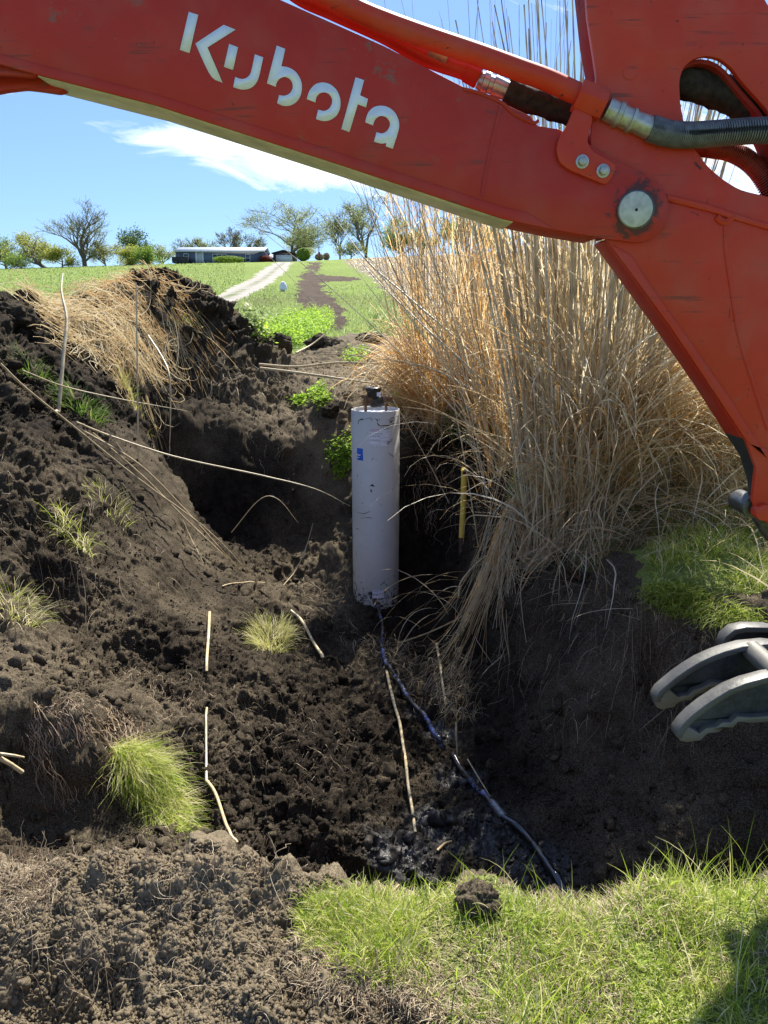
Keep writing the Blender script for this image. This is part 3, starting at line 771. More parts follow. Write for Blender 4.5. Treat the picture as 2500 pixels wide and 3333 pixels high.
# ---------------------------------------------------------------- excavator
def paint(name, col, rough=.38, wear=.5, dust=.15):
    m, nt, out = newmat(name); N = NT(nt); p = N.pos()
    big = N.noise(3.5, 5, .6, p); sp = N.noise(24, 8, .75, p, .6); fine = N.noise(160, 3, .6, p); sc = N.noise(9, 3, .5, p)
    mp = N.n('ShaderNodeMapping'); mp.inputs['Rotation'].default_value = (0, .45, 0); mp.inputs['Scale'].default_value = (3, 3, 90); N.l(p, mp.inputs[0])
    scr = N.noise(1.0, 3, .5, mp.outputs[0])
    c = N.mix(N.rng(big, .3, .7, 0, 1), tuple(v * .9 for v in col), tuple(min(1, v * 1.08) for v in col))
    c = N.mix(N.math('MULTIPLY', N.rng(sc, .45, .7, 0, 1), dust), c, (.36, .24, .17))
    chip = N.math('MULTIPLY', N.rng(sp, .685 - .038 * wear, .695 - .038 * wear, 0, 1), .9)
    c = N.mix(chip, c, (.045, .035, .032))
    c = N.mix(N.math('MULTIPLY', N.rng(scr, .62, .66, 0, .6), N.rng(sc, .5, .6, 0, 1)), c, (.13, .04, .03))
    pale = N.rng(N.noise(60, 6, .8, p, .4), .66, .70, 0, .5); c = N.mix(N.math('MULTIPLY', pale, N.rng(big, .45, .6, 0, 1)), c, (.55, .36, .27))
    r = N.math('ADD', N.rng(big, .3, .7, rough - .06, rough + .1), N.math('MULTIPLY', chip, .3))
    sub = N.n('ShaderNodeVectorMath', operation='DISTANCE'); N.l(p, sub.inputs[0]); pc = at_Y(1374, 452, 2.12); sub.inputs[1].default_value = (pc[0], pc[1], pc[2])
    gr = N.math('ADD', N.rng(sub.outputs['Value'], .052, .10, .30, 0), sp)
    c = N.mix(N.rng(gr, .68, .76, 0, .85), c, (.05, .03, .025))
    mud = N.noise(14, 8, .8, p, .3); c = N.mix(N.math('MULTIPLY', N.rng(mud, .58, .64, 0, .7), N.rng(N.noise(2.2, 3, .5, p), .5, .6, 0, 1)), c, (.17, .12, .085))
    h = N.math('ADD', N.math('MULTIPLY', chip, -.4), N.math('MULTIPLY', fine, .12))
    h = N.math('ADD', h, N.math('MULTIPLY', big, .5))
    N.l(N.bsdf(c, r, normal=N.bump(h, .25, .004), spec=.28, coat=.0), out.inputs[0]); return m
M['red_boom'] = paint('red_paint_boom', (.46, .029, .014), .40, .6, .10)
M['red_arm'] = paint('red_paint_arm', (.56, .044, .017), .42, 1.1, .14)
M['red_dirty'] = paint('red_paint_dirty', (.30, .020, .012), .8, 1.9, .10)
M['worn_bounce_under'] = plain('dusty_bounce_underside', (.66, .62, .50), .38, 0, .3, 12)  # dusty wear, with the ground's pale reflection put into the base colour
M['letter'] = plain('white_decal', (.80, .83, .85), .4, 0, .04, 40)
M['steel'] = plain('zinc_steel', (.42, .42, .38), .42, .75, .3, 60)
M['steel_dark'] = plain('oily_steel', (.09, .09, .085), .4, .6, .5, 50)
M['pin'] = plain('pin_steel', (.50, .50, .43), .55, .35, .25, 45)
M['rubber'] = plain('rubber_hose', (.012, .012, .012), .5, 0, .4, 60)
M['sleeve'] = plain('fabric_sleeve', (.035, .026, .02), .85, 0, .6, 60, .2)
M['coil'] = plain('coil_guard', (.15, .155, .165), .5, .3, .3, 60)
M['coil_red'] = plain('coil_guard_red', (.33, .045, .03), .5, .1, .3, 60)
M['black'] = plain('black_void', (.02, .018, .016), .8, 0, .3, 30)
def claw_mat():
    m, nt, out = newmat('worn_shaded_claw'); N = NT(nt); p = N.pos()
    a = N.noise(7, 7, .7, p); b = N.noise(60, 5, .7, p)
    c = N.mix(N.rng(a, .42, .58, 0, 1), (.012, .016, .023), (.055, .060, .066))  # webs take this base undiluted; recess shade is put into its near-black
    c = N.mix(N.rng(b, .6, .72, 0, .35), c, (.20, .18, .13))
    c = N.mix(N.attr('rnd'), c, (.19, .175, .14))
    N.l(N.bsdf(c, N.rng(a, .3, .7, .35, .7), .25, normal=N.bump(b, .5, .003), spec=.6), out.inputs[0]); return m
M['claw'] = claw_mat()

YB = 2.12; TB = .178; SC = .942
c2 = lambda pts: [(331.7 + .4 * x, .4 * y) for x, y in pts]
c3 = lambda pts: [(829.5 + .5 * x, .5 * y) for x, y in pts]
c4 = lambda pts: [(1128 + .39 * x, 331.8 + .39 * y) for x, y in pts]
c5 = lambda pts: [(1360.3 + .18 * x, 1294 + .18 * y) for x, y in pts]
ex = empty('excavator', at_Y(1375, 452, YB), 'red excavator with white lettering on its boom and a clawed thumb, reaching over the trench', 'excavator')
def round_poly(pts, n=3, r=.25):
    """cut each marked corner into a small curve (pts in pixels)"""
    out = []; N_ = len(pts)
    for i in range(N_):
        a, b, c = np.array(pts[i - 1], float), np.array(pts[i], float), np.array(pts[(i + 1) % N_], float)
        p, q_ = b + (a - b) * r, b + (c - b) * r
        for t in np.linspace(0, 1, n): out.append(tuple((1 - t) ** 2 * p + 2 * t * (1 - t) * b + t * t * q_))
    return out
def slab(name, pts, Y0, Y1, mat, bevel=.003, hole=None, par=ex, seg=2):
    out_ = xz(pts, Y0); polys = [[Vector((x, z, 0)) for x, z in out_]]
    rings = [out_]
    if hole: h = xz(hole, Y0); rings.append(h); polys.append([Vector((x, z, 0)) for x, z in h])
    tri = tessellate_polygon(polys)
    flat = [p for r in rings for p in r]; n = len(flat)
    V = [(x, Y0, z) for x, z in flat] + [(x, Y1, z) for x, z in flat]
    mb = MB(); mb.add(V, [tuple(t) for t in tri] + [tuple(i + n for i in t[::-1]) for t in tri])
    s0 = 0
    for r in rings:
        k = len(r); mb.F4.append(np.array([(s0 + i, s0 + (i + 1) % k, s0 + (i + 1) % k + n, s0 + i + n) for i in range(k)])); s0 += k
    return mb.build(name, mat, par, bevel, False, seg)
def arc_px(cx, cy, r, a0, a1, n):
    return [(cx + r * math.cos(math.radians(a)), cy - r * math.sin(math.radians(a))) for a in np.linspace(a0, a1, n)]
# boom: welded box, with a side plate each side that ends in the pin boss
top_edge = [(-700, -420), (250, -160), (607, 0), (829, 99), (1000, 187), (1080, 220), (1145, 250), (1162, 272), (1207, 279), (1272, 312), (1330, 346), (1390, 374)]
boss = arc_px(1374, 452, 72, 68, -98, 16)
bot_edge = [(1310, 516), (1200, 497), (1090, 473), (995, 442), (732, 354), (332, 225), (84, 161), (0, 138), (-700, -60)]
side = top_edge + boss + bot_edge
slab('boom_side_plate', side, YB, YB + .016, M['red_boom'], .0025)
slab('boom_side_plate', side, YB + TB - .014, YB + TB, M['red_boom'], .0025)
body_top = [(-700, -405), (250, -148), (607, 12), (829, 111), (1000, 199), (1080, 232), (1150, 275)]
slab('boom_body', body_top + [(1190, 330), (1190, 486), (1090, 464), (995, 433), (732, 345), (332, 216), (84, 152), (0, 129), (-700, -70)], YB + .018, YB + TB - .016, M['red_dirty'], 0)
slab('bottom_plate', [(84, 158), (332, 222), (732, 351), (995, 439), (1090, 470), (1110, 476), (1108, 481), (1088, 477), (993, 446), (730, 358), (330, 229), (80, 165)], YB + .020, YB + TB + .01, M['worn_bounce_under'], .002)
slab('bottom_plate', [(1110, 476), (1200, 494), (1290, 510), (1289, 516), (1199, 501), (1109, 482)], YB + .020, YB + TB - .02, M['red_boom'], .002)
# weld runs on the boom's side
for pts in (c3([(505, 455), (470, 600), (440, 740), (420, 850)]), c3([(345, 385), (420, 405), (510, 445), (560, 490), (640, 530), (668, 522)])):
    tube1('weld_bead', [at_Y(x, y, YB - .0005) for x, y in pts], .0045, M['red_boom'], ex, 6)
# lower edge flange, proud of the side plate
slab('edge_flange', [(0, 116), (84, 139), (332, 202), (732, 330), (995, 417), (1090, 448), (1140, 460), (1200, 497), (1090, 474), (995, 443), (732, 355), (332, 226), (84, 162), (0, 139), (-300, 50), (-300, 30)], YB - .003, YB + .004, M['red_boom'], .002)
slab('cylinder_bracket', [(-200, 130), (0, 134), (50, 146), (82, 158), (70, 166), (40, 163), (-200, 150)], YB + .03, YB + .05, M['red_boom'], .002)
slab('cylinder_bracket', round_poly([(-250, 120), (0, 150), (84, 160), (141, 193), (124, 200), (84, 194), (50, 190), (0, 196), (-250, 250)], 3, .2), YB + .10, YB + .13, M['red_boom'], .002)
# arm: one thick welded box between the boom's plates, with the big opening for the hoses
arm_out = [(1262, -60), (1270, 40), (1281, 110), (1289, 165), (1286, 205), (1279, 250), (1276, 300), (1280, 400), (1312, 520), (1452, 710), (1540, 838), (1612, 952), (1634, 1010),
           (1629, 1050), (1626, 1080), (1638, 1110), (1662, 1134), (1695, 1146), (1730, 1080), (1755, 800), (1765, 500), (1765, 260), (1715, 90), (1658, 10), (1620, -60)]
hole = round_poly(c3([(1275, 350), (1292, 292), (1335, 255), (1390, 240), (1450, 252), (1500, 290), (1550, 358), (1640, 455), (1740, 600), (1790, 800), (1750, 880), (1659, 850), (1540, 822), (1470, 780), (1400, 722), (1340, 640), (1300, 550), (1280, 450)]), 3, .3)
TA = TB - .036
arm = slab('arm', arm_out, YB + .020, YB + .038, M['red_arm'], .002, hole)
slab('arm_rear_plate', arm_out, YB + TA, YB + TA + .016, M['red_arm'], .002, hole)
# web plates closing the box, set back from the side plates' edges
def web(name, pts, w, Y0, Y1, mat):
    P = np.array(xz(pts, YB)); T = np.gradient(P, axis=0); T /= np.linalg.norm(T, axis=1, keepdims=True)
    Nn_ = np.stack([-T[:, 1], T[:, 0]], 1) * w / 2
    poly = [tuple(p) for p in P + Nn_] + [tuple(p) for p in (P - Nn_)[::-1]]
    mb = MB(); mb.prism(poly, Y0, Y1); return mb.build(name, mat, ex, .001)
web('arm_web', [(1276, -60), (1288, 60), (1300, 130), (1304, 200), (1294, 250), (1290, 310), (1300, 400), (1322, 510)], .012, YB + .038, YB + TA, M['red_dirty'])
web('arm_web', [(1318, 516), (1456, 706), (1544, 834), (1616, 948)], .012, YB + .030, YB + TA, M['red_boom'])
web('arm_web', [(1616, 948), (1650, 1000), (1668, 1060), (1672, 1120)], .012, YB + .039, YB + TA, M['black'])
web('hole_rim', hole[::2] + [hole[0]], .010, YB + .039, YB + TA - .001, M['red_dirty'])
# raised flange and its welds across the arm
slab('edge_flange', c3([(1222, 838), (1400, 880), (1500, 915), (1659, 965), (1800, 1010), (1800, 1035), (1659, 992), (1500, 945), (1400, 912), (1222, 868)]), YB + .012, YB + .0205, M['red_arm'], .003)
slab('edge_flange', c4([(500, 505), (600, 560), (760, 800), (960, 1080), (1160, 1370), (1361, 1690), (1361, 1640), (1250, 1600), (830, 970), (480, 490)]), YB + .016, YB + .0205, M['red_arm'], .002)
tube1('weld_bead', [at_Y(x, y, YB + .020) for x, y in c4([(1120, 370), (1130, 560), (1165, 800), (1200, 1010), (1270, 1250), (1361, 1530)])], .005, M['red_arm'], ex, 6)
tube1('weld_bead', [at_Y(x, y, YB + .018) for x, y in c4([(1075, 350), (1100, 375), (1130, 378), (1170, 345)])], .009, M['red_arm'], ex, 6)
slab('plug', arc_px(*c3([(1062, 316)])[0], 15, 0, 350, 24), YB + .0185, YB + .021, M['red_arm'], .001)
# knuckle at the arm's foot
def ydisc(name, x, y, Y, r, th, mat, sides=28, bev=.002):
    r *= SC; c = at_Y(x, y, Y); mb = MB()
    mb.prism([(c[0] + r * math.cos(a), c[2] + r * math.sin(a)) for a in np.arange(sides) * 2 * math.pi / sides], Y, Y + th)
    return mb.build(name, mat, ex, bev)
ydisc('knuckle', 1652, 1108, YB + .0, .026, .04, M['red_arm'])
ydisc('knuckle', 1628, 1096, YB + .05, .035, .10, M['steel_dark'])
tube1('linkage_bar', [at_Y(1632, 1090, YB + .1), at_Y(1668, 1150, YB + .1), at_Y(1720, 1190, YB + .1), (1.50, 2.36, .86), (1.66, 2.38, .80)], .028, M['steel_dark'], ex, 14)
# pin with grease ring
ydisc('grease_ring', 1374, 452, YB - .0015, .0535, .003, M['steel_dark'])
pin = ydisc('pivot_pin', 1374, 452, YB - .012, .0475, .05, M['pin'], 36, .003)
ydisc('pin_centre_mark', 1375, 453, YB - .0128, .004, .002, M['black'], 12, 0)
# bracket plate with the two bolts and the clamp block
bp = round_poly(c3([(838, 445), (905, 500), (893, 555), (878, 610), (902, 655), (1008, 708), (988, 765), (960, 800), (900, 775), (800, 735), (757, 700), (743, 645), (757, 590), (790, 545), (815, 480)]), 3, .3)
slab('bracket_plate', bp, YB - .013, YB - .0005, M['red_arm'], .003)
for x, y in c3([(857, 698), (947, 738)]):
    w_ = ydisc('bolt', x, y, YB - .0165, .0185, .004, M['steel'])
    c = at_Y(x, y, YB - .017)
    mb = MB(); mb.prism([(c[0] + .0127 * math.cos(a + .2), c[2] + .0127 * math.sin(a + .2)) for a in np.arange(6) * math.pi / 3], YB - .028, YB - .0165)
    mb.build('bolt_head', M['steel'], None, .002); h_ = bpy.context.scene.objects[-1] if False else bpy.data.objects['bolt_head' if x < 1300 and 'bolt_head.001' not in bpy.data.objects else 'bolt_head.001']
    h_.parent = w_; h_.matrix_parent_inverse = Matrix.Identity(4)
    h_.matrix_parent_inverse = (Matrix.Translation(Vector(ex.location)) @ Matrix.Translation(-Vector(ex.location))).inverted()
# hydraulic pipes along the top of the boom
pp = [(560, -70), (690, -22), (745, 8), (792, 32), (892, 70), (1030, 117), (1120, 150), (1180, 172), (1246, 202)]
tube1('hydraulic_pipe', [at_Y(x, y, YB + .02) for x, y in pp], .0268, M['red_arm'], ex, 20, 60)
pp2 = [(560, -90), (640, -16), (720, 22), (829, 72), (920, 122), (1000, 150), (1018, 158)]
tube1('hydraulic_pipe', [at_Y(x, y, YB + .10) for x, y in pp2], .0245, M['red_boom'], ex, 20, 60)
def hexnut(name, a, b, Y, r, mat, sides=6):
    A, B = at_Y(*a, Y), at_Y(*b, Y); mb = MB(); mb.tube([A, B], r * SC, sides); return mb.build(name, mat, ex, .003)
hexnut('pipe_nut', (1246, 206), (1303, 230), YB + .005, .044, M['red_arm'])
hexnut('pipe_nut', (1008, 150), (1036, 166), YB + .10, .034, M['red_boom'])
hexnut('pipe_clamp', (926, 112), (966, 130), YB + .085, .022, M['steel'], 4)
def lathe_px(name, prof, Y, mat, sides=20):
    """(px x, px y, radius m) stations"""
    P = np.array([at_Y(a, b, Y) for a, b, r in prof]); mb = MB(); mb.tube(P, np.array([r * SC for *_, r in prof]), sides)
    return mb.build(name, mat, ex, 0, True)
f1 = c3([(960, 470), (1000, 490), (1004, 492), (1020, 498), (1024, 500), (1060, 517), (1062, 518), (1075, 523), (1078, 524), (1155, 556)])
lathe_px('hose_fitting', [(x, y, r) for (x, y), r in zip(f1, [.030, .030, .034, .034, .029, .029, .033, .033, .028, .030])], YB + .005, M['steel'])
f2 = c3([(408, 345), (425, 352), (428, 353), (450, 362), (453, 363), (470, 368), (473, 369), (535, 395)])
lathe_px('hose_fitting', [(x, y, r) for (x, y), r in zip(f2, [.022, .026, .030, .030, .024, .024, .028, .025])], YB + .10, M['steel'])
def coil_hose(name, px, Y, r, wire, turns, core, cmat, wmat):
    r *= SC; wire *= SC; core *= SC; P = smooth_path([at_Y(x, y, Y) for x, y in px], 80)
    L = tube1(name, list(P[::4]), core, cmat, ex, 16, 60)
    n = turns * 14; u = np.linspace(0, len(P) - 1.001, n); i = u.astype(int); t = (u - i)[:, None]
    C = P[i] * (1 - t) + P[i + 1] * t; T = P[i + 1] - P[i]; T /= np.linalg.norm(T, axis=1, keepdims=True)
    U = np.cross(T, np.array([0, 1., 0])); U /= np.linalg.norm(U, axis=1, keepdims=True); W = np.cross(T, U)
    a = np.arange(n) * 2 * np.pi / 14
    Hx = C + (U * np.cos(a)[:, None] + W * np.sin(a)[:, None]) * r
    V, F = tubes(Hx[None], np.full((1, n), wire), 5)
    o = mk('coil', V, F, wmat, None, None, True); o.parent = L
    return L
coil_hose('hydraulic_hose', c3([(1150, 555), (1230, 578), (1320, 584), (1420, 578), (1550, 568), (1700, 562), (1900, 560)]), YB + .0, .0325, .0027, 74, .030, M['rubber'], M['coil'])
coil_hose('hydraulic_hose', c3([(1340, 628), (1420, 640), (1500, 655), (1580, 700), (1640, 770), (1690, 880), (1720, 1000)]), YB + .13, .027, .0024, 64, .0245, M['sleeve'], M['coil_red'])
def sleeve(name, px, Y, r, seed):
    r *= SC; P = smooth_path([at_Y(x, y, Y) for x, y in px], 46); K = len(P); s = 22
    V, F = tubes(P[None], np.full((1, K), r), s)
    Cc = np.repeat(P, s, 0); dv = V - Cc
    k = 1 + .28 * fbm(V * 16 + seed, 3, seed) + .13 * fbm(V * 55, 2, seed + 1)
    o = mk(name, Cc + dv * k[:, None], F, M['sleeve'], None, None, True); return setparent(o, ex)
sleeve('hose_sleeve', c3([(528, 392), (600, 425), (700, 455), (770, 478), (840, 492), (930, 500)]), YB + .10, .034, 3)
sleeve('hose_sleeve', c3([(1180, 330), (1290, 350), (1400, 378), (1500, 415), (1580, 460), (1680, 520), (1800, 600)]), YB + .10, .044, 5)
# lettering
L = empty('x', (0, 0, 0), None, None) if False else None
glyphs = [
 [(190,64),(241,80),(194,287),(142,269)],
 [(378,134),(443,160),(291,256),(373,447),(309,423),(226,235)],
 [(408,237),(456,255),(429,378),(380,361)],
 [(547,293),(592,310),(574,398),(560,440),(538,468),(508,483),(470,484),(430,470),(441,415),(470,428),(498,424),(518,408),(528,385)],
 [(665,246),(711,264),(690,358),(732,363),(770,388),(795,428),(803,470),(795,518),(770,554),(736,572),(700,573),(667,557),(678,513),(706,519),(735,507),(752,480),(751,450),(735,424),(706,413),(680,425),(664,445),(660,469),(612,450)],
 [(827,535),(840,490),(870,455),(910,443),(954,453),(990,485),(1009,530),(1010,580),(991,624),(956,649),(918,656),(877,643),(889,592),(920,601),(946,590),(963,564),(965,535),(951,510),(925,497),(896,503),(878,525),(874,554)],
 [(1091,417),(1137,433),(1115,515),(1158,534),(1147,580),(1103,563),(1058,713),(1014,697)],
 [(1142,660),(1155,610),(1185,579),(1222,569),(1266,576),(1305,606),(1325,650),(1328,692),(1292,804),(1254,790),(1258,772),(1230,777),(1190,765),(1204,714),(1235,723),(1262,708),(1277,680),(1275,654),(1255,631),(1226,624),(1201,638),(1189,660),(1186,678)]]
def soften(p):
    for _ in range(2):
        q_ = []; n = len(p)
        for i in range(n):
            a, b, c = np.array(p[i - 1], float), np.array(p[i], float), np.array(p[(i + 1) % n], float)
            u, v = (b - a), (c - b); ang = abs(math.degrees(math.atan2(u[0] * v[1] - u[1] * v[0], u @ v)))
            if ang < 48 and min(np.linalg.norm(u), np.linalg.norm(v)) < 75: q_ += [tuple(b - u * .25 + (u * .25 - v * .0) * .12), tuple(b + v * .25 - v * .25 * .12)]
            else: q_.append(tuple(b))
        p = q_
    return p
for gpts in [soften(g_) for g_ in glyphs]:
    g_ = slab('lettering', c2(gpts), YB - .0022, YB - .0006, M['letter'], 0)
# thumb: three curved claws joined by a cross tube, hung from the arm's foot
def claw(top_out, top_in, bot, Y, th, tw=.7):
    """face outline between top_in and bot; the rim follows top_out. pixel outlines give the front face"""
    mb = MB()
    face = xz(top_in + bot[::-1], Y)
    # web
    mb.prism(face, Y + th * .50, Y + th * .80)
    b = mb.build('claw_web', M['claw'], None, .004)
    for at in b.data.attributes:
        if at.name == 'rnd': at.data.foreach_set('value', np.full(len(b.data.vertices), .0, np.float32))
    # thick rim along the top and the tip
    rim = MB(); A = np.array(xz(top_in, Y)); T = np.gradient(A, axis=0); T /= np.linalg.norm(T, axis=1, keepdims=True); Nn_ = np.stack([-T[:, 1], T[:, 0]], 1)
    if Nn_[:, 1].mean() < 0: Nn_ = -Nn_
    up = A + Nn_ * .007; dn = A - Nn_ * .016
    rim.prism([tuple(p) for p in up] + [tuple(p) for p in dn[::-1]], Y - .003, Y + th)
    r = rim.build('rim', M['claw'], None, .004)
    k = np.full(len(r.data.vertices), .42, np.float32); r.data.attributes['rnd'].data.foreach_set('value', k)
    r.parent = b
    B = np.array(xz(bot, Y)); T = np.gradient(B, axis=0); T /= np.linalg.norm(T, axis=1, keepdims=True); Nb = np.stack([-T[:, 1], T[:, 0]], 1)
    if Nb[:, 1].mean() < 0: Nb = -Nb
    rim = MB(); rim.prism([tuple(p) for p in B - Nb * .001] + [tuple(p) for p in (B + Nb * .020)[::-1]], Y + .002, Y + th - .002)
    r2_ = rim.build('rim', M['claw'], None, .004); r2_.data.attributes['rnd'].data.foreach_set('value', np.full(len(r2_.data.vertices), .75, np.float32)); r2_.parent = b
    # solid wedge tip
    n = max(3, len(top_in) // 3); m_ = max(3, len(bot) // 3)
    tipp = [tuple(p) for p in A[:n]] + [tuple(p) for p in B[:m_][::-1]]
    tb = MB(); tb.prism(tipp, Y + .001, Y + th - .001)
    t = tb.build('tip', M['claw'], None, .006, seg=3); t.data.attributes['rnd'].data.foreach_set('value', np.full(len(t.data.vertices), .85, np.float32)); t.parent = b
    setparent(b, ex); b.name = 'claw'
    return b
def ext(p, d): return p + [(p[-1][0] + d[0], p[-1][1] + d[1])]
mid_top = c5([(318,1235),(330,1185),(370,1120),(440,1060),(560,960),(700,860),(850,770),(1000,700),(1150,645),(1350,590),(1659,560),(2000,600),(2300,720)])
mid_bot = c5([(330,1310),(390,1330),(540,1300),(585,1245),(640,1225),(740,1215),(800,1150),(900,1120),(1000,1060),(1150,1075),(1300,1050),(1450,1000),(1700,980),(2000,1000),(2300,1050)])
fr_top = c5([(580,1660),(595,1600),(660,1510),(760,1410),(900,1300),(1050,1200),(1200,1110),(1400,1030),(1659,960),(1900,930),(2300,960)])
fr_bot = c5([(605,1700),(690,1722),(850,1700),(900,1650),(940,1615),(1070,1600),(1130,1545),(1240,1545),(1310,1475),(1450,1490),(1659,1475),(1900,1440),(2300,1400)])
bk_top = c5([(1120,600),(1125,560),(1160,470),(1260,385),(1400,355),(1659,360),(1900,420),(2200,520)])
bk_bot = c5([(1150,640),(1240,640),(1400,640),(1659,640),(1900,700),(2200,760)])
claw(None, mid_top, mid_bot, 2.42, .055)
claw(None, fr_top, fr_bot, 2.22, .055)
claw(None, bk_top, bk_bot, 2.60, .055)
q1 = at_Y(*c5([(1740, 830)])[0], 2.23); 
tube1('cross_tube', [(q1[0] + .03, 2.255, q1[2] - .035), (q1[0] + .03, 2.44, q1[2] - .035)], .036, M['claw'], ex, 20, 2, attrs={'rnd': .7, 'tip': 0})
k2 = at_Y(*c5([(1440, 540)])[0], 2.60)
tube1('cross_tube', [(k2[0] + .01, 2.44, k2[2] - .03), (k2[0] + .01, 2.61, k2[2] - .03)], .026, M['claw'], ex, 16, 2, attrs={'rnd': .6, 'tip': 0})
# thumb back, link and bucket beyond the right edge of the picture
mb = MB(); mb.prism([(1.50, .55), (1.58, .72), (1.66, .86), (1.74, .84), (1.72, .62), (1.62, .42), (1.53, .36)], 2.22, 2.28)
mb.prism([(1.50, .55), (1.58, .72), (1.66, .86), (1.74, .84), (1.72, .62), (1.62, .42), (1.53, .36)], 2.50, 2.56)
mb.build('thumb_link', M['steel_dark'], ex, .005)
mb = MB()
arc = [(1.62, .62), (1.70, .80), (1.84, .90), (2.04, .88), (2.18, .74), (2.20, .52), (2.10, .34), (1.92, .26), (1.90, .30), (2.04, .40), (2.12, .54), (2.10, .70), (2.0, .80), (1.86, .82), (1.76, .74), (1.68, .62)]
mb.prism(arc, 2.06, 2.74); full = arc[:8]; mb.prism(full, 2.05, 2.058); mb.prism(full, 2.742, 2.75)
mb.build('bucket', M['steel_dark'], ex, .004)

# ---------------------------------------------------------------- pit pipe
PC = np.array([0.0, 0.0]); A = at_Y(811, 885, 6.93)
PX, PY = A[0], 6.93; RP = .228
ZT = at_Y(811, 890, 6.93 - RP)[2]; ZB = -1.40
def pipemat():
    m, nt, out = newmat('grey_pvc'); N = NT(nt); p = N.pos()
    mp = N.n('ShaderNodeMapping'); mp.inputs['Scale'].default_value = (1.2, 1.2, 26); N.l(p, mp.inputs[0])
    scr = N.noise(3, 6, .7, mp.outputs[0]); a = N.noise(5, 6, .7, p); b = N.noise(26, 6, .75, p, .8); big = N.noise(1.6, 4, .6, p)
    c = N.mix(N.rng(big, .3, .7, 0, 1), (.46, .448, .41), (.565, .552, .515))
    c = N.mix(N.rng(scr, .60, .70, 0, .28), c, (.30, .30, .32))
    c = N.mix(N.math('MULTIPLY', N.rng(b, .60, .66, 0, .7), N.rng(a, .52, .62, 0, 1)), c, (.10, .08, .065))
    # mud splashed on the lowest hand's breadth and a smear near the rim
    sp = N.n('ShaderNodeSeparateXYZ'); N.l(p, sp.inputs[0]); z = sp.outputs['Z']
    low = N.rng(z, -1.06, -.80, .16, 0)
    c = N.mix(N.rng(N.math('ADD', b, low), .66, .70, 0, 1), c, (.035, .027, .022))
    N.l(N.bsdf(c, .42, normal=N.bump(scr, .08, .002), spec=.4), out.inputs[0]); return m
M['pvc'] = pipemat()
M['mud'] = plain('mud_smear', (.12, .095, .075), .8, 0, .5, 60, .2)
M['mud_dark'] = plain('mud_spot', (.03, .022, .018), .8, 0, .4, 60, .2)
M['paper'] = plain('sticker_paper', (.72, .73, .80), .5, 0, .04, 20)
M['ink'] = plain('black_ink', (.03, .03, .06), .5, 0, .2, 20)
M['ink_red'] = plain('red_ink', (.55, .06, .10), .5, 0, .1, 20)
M['tape_blue'] = plain('blue_tape', (.012, .12, .55), .45, 0, .2, 30)
M['brass'] = plain('weathered_brass', (.17, .10, .055), .5, .55, .55, 70)
M['cast'] = plain('black_meter_housing', (.032, .027, .023), .40, 0, .4, 30)
pit = empty('meter_pit', (PX, PY, ZB), 'tall pale grey plastic meter pit pipe standing upright on the trench floor', 'meter pit')
def ring(r0, r1, z0, z1, n=72):
    a = np.arange(n) * 2 * np.pi / n; c, s = np.cos(a), np.sin(a); V = []
    for r, z in ((r1, z0), (r1, z1 - .003), (r1 - .003, z1), (r0 + .003, z1), (r0, z1 - .003), (r0, z0)):
        V.append(np.stack([PX + r * c, PY + r * s, np.full(n, z)], 1))
    V = np.vstack(V); F = []
    for k in range(5):
        for i in range(n): j = (i + 1) % n; F.append((k * n + i, k * n + j, (k + 1) * n + j, (k + 1) * n + i))
    return V, np.array(F)
V, F = ring(RP - .012, RP, ZB, ZT)
o = mk('shell', V, F, M['pvc'], None, None, True); o.data.set_sharp_from_angle(angle=math.radians(50)); setparent(o, pit)
mb = MB(); mb.prism([(PX + (RP - .013) * math.cos(a), PY) for a in (0,)] * 3, 0, 0) if False else None
a = np.arange(48) * 2 * np.pi / 48
Vd = np.vstack([np.stack([PX + (RP - .0125) * np.cos(a), PY + (RP - .0125) * np.sin(a), np.full(48, ZT - .035)], 1), [[PX, PY, ZT - .035]]])
setparent(mk('insulation_disc', Vd, np.array([(i, (i + 1) % 48, 48) for i in range(48)]), M['paper']), pit)
def wrap(V, dr):
    """flat (s across, z) sheet to the pipe's front; s in metres to the right as seen from the camera side"""
    V = np.asarray(V, float); th = V[:, 0] / RP
    r = RP + dr + (V[:, 2] if V.shape[1] > 2 else 0)
    return np.stack([PX + r * np.sin(th), PY - r * np.cos(th), V[:, 1]], 1)
def s_of(xpx, ypx):
    """pixel on the pipe's front -> (arc length, z)"""
    d = ray(xpx, ypx); ox, oy = -PX, -PY
    aa = d[0] ** 2 + d[1] ** 2; bb = 2 * (ox * d[0] + oy * d[1]); cc = ox * ox + oy * oy - RP * RP
    disc = max(bb * bb - 4 * aa * cc, 0); t = (-bb - math.sqrt(disc)) / (2 * aa); p = EYE + d * t
    return math.asin(np.clip((p[0] - PX) / RP, -1, 1)) * RP, p[2]
z6 = lambda x, y: ((1000 + .42945 * x) / 1.507, (1150 + .42945 * y) / 1.507)   # pipe close-up -> view px
zl = lambda x, y: ((1100 + .18083 * x) / 1.507, (1200 + .18083 * y) / 1.507)   # pipe-top close-up
zi = lambda x, y: ((1100 + .18083 * x) / 1.507, (1850 + .18083 * y) / 1.507)   # pipe-foot close-up
